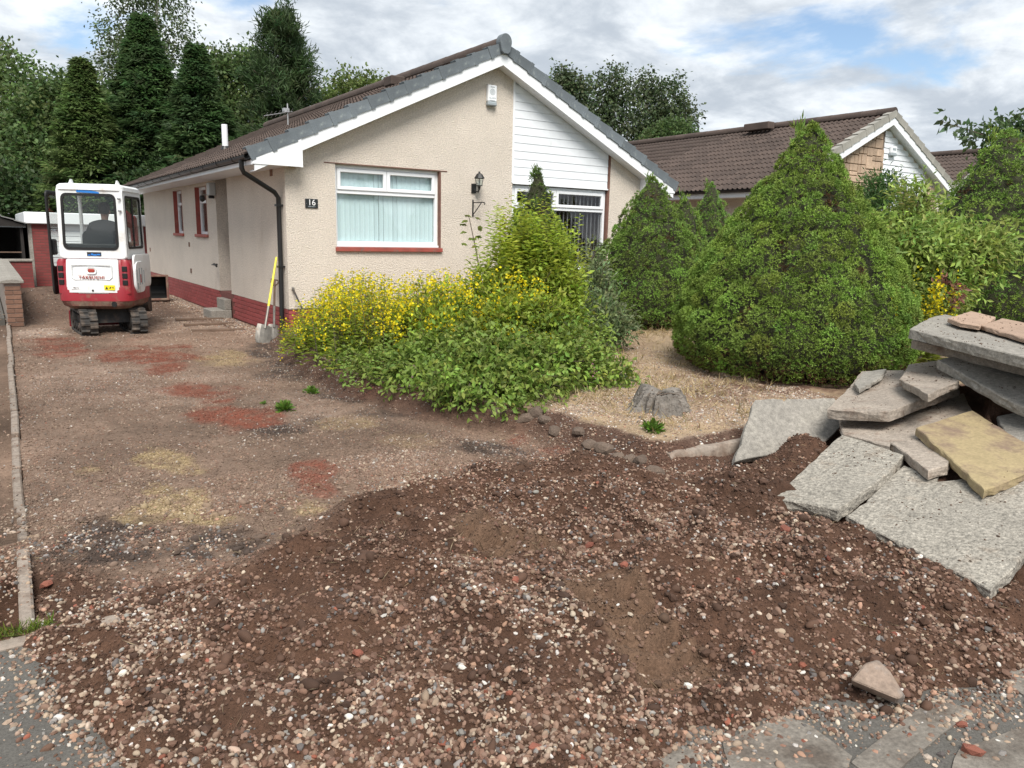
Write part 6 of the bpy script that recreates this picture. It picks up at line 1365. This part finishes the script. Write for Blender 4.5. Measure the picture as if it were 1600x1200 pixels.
ke = empty('garden_edging', G(1100, 700, .15), 'short grey rounded concrete edging at front of the dry garden', 'edging'); a, b = G(1040, 715, .085), G(1165, 692, .10)
rg = []
for t in np.linspace(0, 1, 26):
    c_ = a + (b - a) * t; ax_ = (b - a) / np.linalg.norm(b - a); sd2 = np.cross(ax_, (0, 0, 1.)); rg.append([c_ + sd2 * (w_ + .008 * float(vn(t * 14, k, .5, seed=61))) + np.array([0, 0, zz_ + .006 * float(vn(t * 9, k, 2.5, seed=62))]) for k, (w_, zz_) in enumerate([(-.05, -.10), (.05, -.10), (.052, .01), (.035, .034), (.0, .042), (-.035, .034), (-.052, .01)])])
MB().loft(rg).build('edging_block', 'kerb_dirty', ke, smooth=True)
# weathered stump: radial ridged mass of old wood
sq = G(1032, 640, .17); st = empty('tree_stump', (sq[0], sq[1], hz(sq[0], sq[1]) - .03), 'weathered grey tree stump half buried in the dry garden', 'stump')
na, nz = 90, 26; A_, Z_ = np.meshgrid(np.arange(na) * 2 * math.pi / na, np.linspace(0, 1, nz)); A_, Z_ = A_.ravel(), Z_.ravel()
rid = np.abs(vn(np.cos(A_) * 6, np.sin(A_) * 6, 0 * A_, seed=3)) + .5 * np.abs(vn(np.cos(A_) * 14, np.sin(A_) * 14, Z_ * 1.5, seed=4)); rb = .30 + .10 * vn(np.cos(A_) * 1.5, np.sin(A_) * 1.5, 0 * A_, seed=8)
prof_r = np.interp(Z_, [0, .25, .55, .75, .86, .93, 1], [1.18, .95, .78, .70, .62, .35, .02]); prof_z = np.interp(Z_, [0, .25, .55, .75, .86, .93, 1], [0, .05, .11, .15, .165, .16, .14]); rr = rb * prof_r * (1 - .42 * rid * (Z_ < .9)); zz = prof_z + .05 * vn(np.cos(A_) * 2, np.sin(A_) * 2, Z_ * 3, seed=6) * (Z_ > .3)
V = np.stack([sq[0] + np.cos(A_) * rr * 1.15, sq[1] + np.sin(A_) * rr, hz(sq[0], sq[1]) - .03 + zz], -1); i = np.arange(na * nz).reshape(nz, na); Q = np.stack([i[:-1], np.roll(i[:-1], -1, 1), np.roll(i[1:], -1, 1), i[1:]], -1).reshape(-1, 4); npmesh('stump_wood', V, Q, 'stump_wood', st, smooth=True)
m = MB()
for k in range(7):
    a_ = rng.uniform(0, 6.28); p = sq + np.array([math.cos(a_) * .1, math.sin(a_) * .08, .15]); e = p + np.array([rng.normal(0, .16), rng.normal(0, .12), rng.uniform(-.01, .03)]); m.tube([p, (p + e) / 2 + (0, 0, .015), e], [.009, .007, .003], 5)
m.build('twigs', 'bark', st)
# the wedge of broken stone in front
ws = empty('broken_stone', (*G(1370, 1085, .05)[:2], .03), 'wedge shaped broken stone block lying alone on the gravel', 'stone')
T = np.array([G(u, v, z) for (u, v), z in [((1329, 1062), .11), ((1352, 1036), .14), ((1372, 1030), .15), ((1390, 1048), .13), ((1412, 1085), .09), ((1404, 1092), .085)]]); Bt = np.array([G(u, v, .035) for u, v in [(1330, 1070), (1352, 1050), (1374, 1048), (1394, 1062), (1414, 1096), (1400, 1101)]])
m = MB(); m.loft([list(Bt), list((Bt + T) / 2 + rng.normal(0, .004, T.shape)), list(T)]); m.build('block', 'broken_stone', ws, bevel=.006)
# brick fragments
for i, (u, v, s, lab) in enumerate([(1523, 1163, .035, 'red brick lump on the footway beside white pebbles'), (973, 917, .026, 'red brick chip in the loose soil below heaped ridge'), (920, 873, .028, 'pinkish brick chip near crawler prints'), (1222, 886, .03, 'flat orange brick shard below the large pale slab'), (836, 1188, .026, 'red brick chip at the gravel edge'), (1297, 820, .024, 'small red shard against the lowest slab edge'), (70, 904, .03, 'reddish brick chip on gravel beside the kerb'), (805, 950, .022, 'dull red chip midway over the gravel'), (1505, 1120, .02, 'small red chip on the old flagstones'), (560, 1015, .024, 'dark red chip among grey pebbles')]):
    q = G(u, v, .05); o = link('brick_fragment', rock_mesh('brick_fragment', 200 + i, 'brick_red', 1, .2)); o.location = (q[0], q[1], max(hz(q[0], q[1]), .012) + s * .35); o.scale = (s * 1.2, s * .85, s * .7); o.rotation_euler = (random.uniform(-.4, .4), random.uniform(-.4, .4), random.uniform(0, 6)); tag(o, lab, 'brick chip', 'brick fragments')
# old boards lying in the soil beside the wall
for k in range(3):
    q = G(375 - 16 * k, 512 - 8 * k, .03); bb = MB().box((-.42, -.06, -.02), (.42, .06, .02)).build('old_board', 'old_wood', bevel=.004); bb.location = (q[0] - .35, q[1], hz(q[0] - .35, q[1]) + .02); bb.rotation_euler = (0, .02, random.uniform(-.1, .1)); tag(bb, ['dirty brown board half buried in soil next to the leaning shovel', 'dirty brown board lying between two others by side wall', 'dirty brown board half buried next to the concrete step'][k], 'board', 'boards in the soil')

# ------------------------------------------------------------------ gravel, clods, crumbs (uncountable)
PEB = [hidden_object('pebble_%d' % i, rock_mesh('pebble_%d' % i, 300 + i, 'stone', 2 if i < 2 else 1, .35)) for i in range(6)]
for p in PEB:
    for f in p.data.polygons: f.use_smooth = p.data.name in ('pebble_0', 'pebble_1')
PAL = np.array([(.31, .235, .175), (.235, .172, .128), (.38, .315, .245), (.21, .195, .18), (.47, .44, .40), (.19, .122, .088), (.145, .085, .06), (.115, .065, .045), (.30, .18, .125), (.20, .07, .045), (.095, .085, .08)])
W_CLEAN = np.array([.20, .20, .09, .08, .045, .17, .11, .06, .04, .008, .02]); W_DIRT = np.array([.035, .06, .015, .03, .012, .24, .30, .25, .03, .008, .035]); W_DARK = np.array([.03, .03, .05, .16, .08, .08, .10, .10, .01, .005, .35])
def gravel(name, n, box, smin, smax, dens, emb=.25, flat=(.55, .95), clods=False):
    """box: sampling window in ground coordinates with density falling off with distance"""
    x = rng.uniform(box[0], box[1], n); y = rng.uniform(box[2], box[3], n); u, v = proj(x, y, 0 * x)
    D = dens(x, y, u, v); keep = rng.uniform(0, 1, n) < D; x, y, u, v = x[keep], y[keep], u[keep], v[keep]
    vis = (u > -120) & (u < 2300) & (v < 1330); x, y, u, v = x[vis], y[vis], u[vis], v[vis]
    h = ground_h(x, y); on = ((y > 3.42) & (x > kerb_x(y))) | (h > .0); fl_ = ~on
    z = np.where(fl_, np.where((x < kerb_x(y)) & (y > 3.4), .05, .012), h)
    # keep clear of the slabs
    for P, nn, t, mt, lb, base in SL:
        s_ = sdpoly(x, y, P); z = np.where(s_ > -.015, -9, z)
    ok = z > -1; x, y, u, v, z, on = x[ok], y[ok], u[ok], v[ok], z[ok], on[ok]; k = len(x)
    s = smin + (smax - smin) * rng.beta(1.1, 3.6, k)
    vb = np.interp(u, [-400, 0, 200, 380, 560, 760, 1010, 1200], [850, 880, 905, 870, 775, 722, 716, 700])
    n1 = fbm(x * 2.3, y * 2.3, o=3, seed=71)
    clean = np.clip(.06 + .9 * n1 + .55 * sm(v, 1050, 1160) + .5 * (1 - sm(u, 150, 420)) * sm(v, 880, 980) - .35 * sm(u, 900, 1200) * (v > 760) + .25 * (v < vb) + 1. * (~on), 0.06, 1)
    dk = zone(u, v, DRK, x, y, 32) ; gd = sdpoly(x, y, GARDEN) > .02; lt = zone(u, v, LGT, x, y, 31)
    wt = W_CLEAN[None] * clean[:, None] + W_DIRT[None] * (1 - clean[:, None]); wt = wt * (1 - dk[:, None]) + W_DARK[None] * dk[:, None]; wt = np.where((gd | (lt > .4))[:, None], W_CLEAN[None] * np.array([1.5, 1.2, 1.3, .6, 1., .3, .1, .05, 1., .2, .2])[None], wt); wt /= wt.sum(1, keepdims=True)
    pick = (wt.cumsum(1) > rng.uniform(0, 1, (k, 1))).argmax(1); c = 1.02 * PAL[pick] * (1 + rng.normal(0, .15, (k, 1))) * (1 + rng.normal(0, .015, (k, 3)))
    far_ = (y > 4.6) & ~gd & (lt < .3); c = np.where(far_[:, None], c * .62 + ground_col(x, y, z) * .38, c)
    if clods: c = ground_col(x, y, z) * rng.uniform(.7, 1.2, (k, 1))
    rd = zone(u, v, RED, x, y, 34, .9) > rng.uniform(.2, 1.1, k); c[rd] = np.array([.16, .068, .046]) * (1 + rng.normal(0, .15, (rd.sum(), 1)))
    ye = zone(u, v, YEL, x, y, 33, 1.1) > rng.uniform(.3, 1.2, k); c[ye] = np.array([.29, .22, .135]) * (1 + rng.normal(0, .15, (ye.sum(), 1)))
    scl = np.stack([s * rng.uniform(.85, 1.35, k), s * rng.uniform(.7, 1., k), s * rng.uniform(flat[0], flat[1], k)], -1)
    P = np.stack([x, y, z + scl[:, 2] * (1 - 2 * emb) * rng.uniform(.2, 1., k)], -1)
    rot = np.stack([rng.normal(0, .35, k), rng.normal(0, .35, k), rng.uniform(0, 6.28, k)], -1)
    o = scatter(name, P, rot, scl, np.clip(c, .01, .9), rng.integers(0, 6, k), PEB, None, 'stone'); kind(o, 'stuff'); return o, k
def d_near(x, y, u, v):
    n1 = fbm(x * 1.7, y * 1.7, o=3, seed=81); n2 = fbm(x * 7, y * 7, o=2, seed=82)
    vb = np.interp(u, [-400, 0, 200, 380, 560, 760, 1010, 1200], [850, 880, 905, 870, 775, 722, 716, 700])
    s = sdpoly(x, y, SPILL); inside = sm(s, -.06, .05)
    d = .40 + .8 * n1 + .55 * n2 + .45 * sm(v, 1040, 1150) + .30 * sm(v, 920, 980) * (1 - sm(u, 200, 480)) - .15 * sm(u, 900, 1150)
    d = np.clip(d, .07, 1.) * np.where(y < 3.45, inside, 1.)
    d = d * (1 - .75 * (tread(x, y) != 0))
    out_ = (y < 3.45) & (inside < .5)
    d = np.where(out_, .012 + .22 * sm(s, -.16, -.01) + .20 * (u > 900) * np.clip(.5 + 1.2 * n1, 0, 1), d)
    over = (x < kerb_x(y)) & (y > 3.45); d = np.where(over, .5 * np.exp(-((y - 4.35) / .45) ** 2) + .04, d)
    return d
def d_mid(x, y, u, v):
    n1 = fbm(x * 1.5, y * 1.5, o=3, seed=84); n2 = fbm(x * 6, y * 6, o=2, seed=85)
    d = np.clip(.42 + .6 * n1 + .5 * n2, .06, 1); d = d * (1 - .6 * zone(u, v, RED, x, y, 34)) ; d = d + .5 * zone(u, v, LGT, x, y, 31)
    sG = sdpoly(x, y, GARDEN); d = np.where(sG > .05, .55 + .5 * n2, d); return np.where(x < kerb_x(y), .05, d)
tot_ = []
tot_.append(gravel('gravel', 132000, (-.6, 6.8, .9, 3.0), .0045, .022, d_near, .36)[1])
tot_.append(gravel('gravel', 113000, (-.6, 6.8, 3.0, 5.2), .0045, .019, d_near, .36)[1])
tot_.append(gravel('gravel', 80000, (-.3, 7.2, 5.2, 9.5), .005, .015, d_mid, .36)[1])
tot_.append(gravel('gravel', 42000, (.1, 9.5, 9.5, 20.), .009, .022, d_mid, .36)[1])
d_c = lambda x, y, u, v: np.clip(.6 + .8 * fbm(x * 4, y * 4, o=2, seed=91), .1, 1) * np.where(y < 3.45, sm(sdpoly(x, y, SPILL), -.02, .08), 1) * (x > kerb_x(y)) * (1 - .6 * (sdpoly(x, y, GARDEN) > .02))
tot_.append(gravel('soil_crumbs', 110000, (-.1, 6.8, .9, 3.2), .0028, .010, d_c, .1, (.7, 1.), True)[1])
tot_.append(gravel('soil_crumbs', 70000, (-.1, 5.2, 3.2, 6.0), .0035, .011, d_c, .1, (.7, 1.), True)[1])
tot_.append(gravel('soil_clods', 2600, (.3, 5.2, 1.0, 5.0), .014, .042, lambda x, y, u, v: d_c(x, y, u, v) * sm(v, 720, 800), .3, (.6, .9), True)[1])
tot_.append(gravel('road_chips', 16000, (-1.2, 4.2, .9, 3.4), .0028, .0085, lambda x, y, u, v: (sdpoly(x, y, SPILL) < .02) * .8, .35, (.5, .8))[1])
print('gravel', tot_)
gravel('soil_crumbs', 90000, (.0, 6.0, 6.0, 13.2), .005, .013, lambda x, y, u, v: d_c(x, y, u, v) * (.45 + zone(u, v, RED, x, y, 34) + zone(u, v, YEL, x, y, 33)), .1, (.7, 1.), True)
# soil left lying on the slabs
px_, pc_ = [], []
for i_, n_ in ((0, 260), (1, 160), (2, 240), (4, 240), (6, 160), (7, 70), (9, 160), (10, 120), (11, 420), (12, 60), (13, 60)):
    P, nn, t, mt, lb, base = SL[i_]; lo_, hi_ = P.min(0), P.max(0); x = rng.uniform(lo_[0], hi_[0], n_ * 4); y = rng.uniform(lo_[1], hi_[1], n_ * 4); w = np.clip(.2 + 1.3 * fbm(x * 5, y * 5, o=3, seed=140 + i_), 0, 1); ok = (sdpoly(x, y, P) > .015) & (rng.uniform(0, 1, len(x)) < w); x, y = x[ok][:n_], y[ok][:n_]
    px_.append(np.stack([x, y, P[0, 2] - (nn[0] * (x - P[0, 0]) + nn[1] * (y - P[0, 1])) / nn[2] + .002], -1))
px_ = np.concatenate(px_); k = len(px_); s = .002 + .009 * rng.beta(1., 4., k); kind(scatter('slab_crumbs', px_, rng.uniform(-1, 1, (k, 3)) * np.array([.4, .4, 3.1]), np.stack([s * 1.2, s, s * .7], -1), np.array([.075, .045, .03]) * rng.uniform(.6, 1.7, (k, 1)), rng.integers(0, 6, k), PEB, None, 'stone'), 'stuff')
# pale chippings beside the house wall
x = 3.8 - np.abs(rng.normal(0, .16, 9000)) - .02; y = rng.uniform(12.2, 22, 9000); z = ground_h(x, y); k = len(x); s = rng.uniform(.008, .02, k); c = PAL[rng.choice(11, k, p=W_CLEAN / W_CLEAN.sum())] * rng.uniform(.8, 1.2, (k, 1)); kind(scatter('wall_chippings', np.stack([x, y, z + .005], -1), rng.uniform(-1, 1, (k, 3)) * np.array([.4, .4, 3.1]), np.stack([s * 1.2, s, s * .7], -1), c, rng.integers(0, 6, k), PEB, None, 'stone'), 'stuff')
# dry grass on the garden and straw bits in the soil
def blades(name, n, sample, L, Wd, cols, lie):
    x, y = sample(n); z = np.maximum(ground_h(x, y), .01); k = len(x); d = rng.normal(size=(k, 3)); d[:, 2] = np.abs(rng.normal(lie, .35, k)); lv = Leaves(); c = np.array(cols)[rng.integers(0, len(cols), k)] * (1 + rng.normal(0, .18, (k, 1)))
    lv.add(np.stack([x, y, z], -1), d, rdir(k, .5), L * rng.uniform(.4, 1.3, k), Wd, np.clip(c, .02, .9), fold=.1); kind(lv.build(name, None, 'straw'), 'stuff')
def s_garden(n):
    x = rng.uniform(4.0, 11, n); y = rng.uniform(4., 10.5, n); s = sdpoly(x, y, GARDEN); u, v = proj(x, y, 0 * x); w = np.clip(.45 + 1.1 * fbm(x * 2.2, y * 2.2, o=3, seed=95), 0, 1); ok = (s > .05) & (u > 840) & (u < 1240) & (rng.uniform(0, 1, n) < w); return x[ok], y[ok]
blades('dry_grass', 26000, s_garden, .11, .006, [(.46, .36, .19), (.40, .29, .15), (.50, .42, .26), (.30, .24, .11)], .9)
def s_drive(n):
    x = rng.uniform(-.1, 4.8, n); y = rng.uniform(1.2, 6, n); u, v = proj(x, y, 0 * x); s = sdpoly(x, y, SPILL); w = np.clip(.3 + 1.2 * fbm(x * 1.6, y * 1.6, o=3, seed=96), 0, 1); ok = ((s > 0) | (y > 3.5)) & (sdpoly(x, y, GARDEN) < -.1) & (rng.uniform(0, 1, n) < w)
    for P, *_ in SL: ok &= sdpoly(x, y, P) < -.02
    return x[ok], y[ok]
blades('straw_bits', 5200, s_drive, .065, .0026, [(.34, .27, .17), (.26, .19, .12), (.20, .14, .09)], .22)
def s_yel(n):
    x = rng.uniform(.2, 3.2, n); y = rng.uniform(4.0, 12, n); u, v = proj(x, y, 0 * x); ok = zone(u, v, YEL, x, y, 33, 1.1) > rng.uniform(.1, 1, n); return x[ok], y[ok]
blades('straw_bits', 32000, s_yel, .035, .004, [(.36, .28, .15), (.31, .235, .12), (.42, .34, .19)], .15)
def s_kerb(n):
    y = np.abs(rng.normal(0, .02, n)) + 3.44; x = rng.uniform(-.25, .12, n); return x, y
lvk = Leaves(); k = 240; xk = rng.uniform(-.16, .10, k); yk_ = 3.45 + rng.normal(0, .02, k); lvk.add(np.stack([xk, yk_, np.full(k, .03)], -1), rdir(k, 1.2), rdir(k), rng.uniform(.02, .06, k), .005, jitter((.14, .19, .03), k)); o = lvk.build('kerb_grass', None); kind(o, 'stuff')
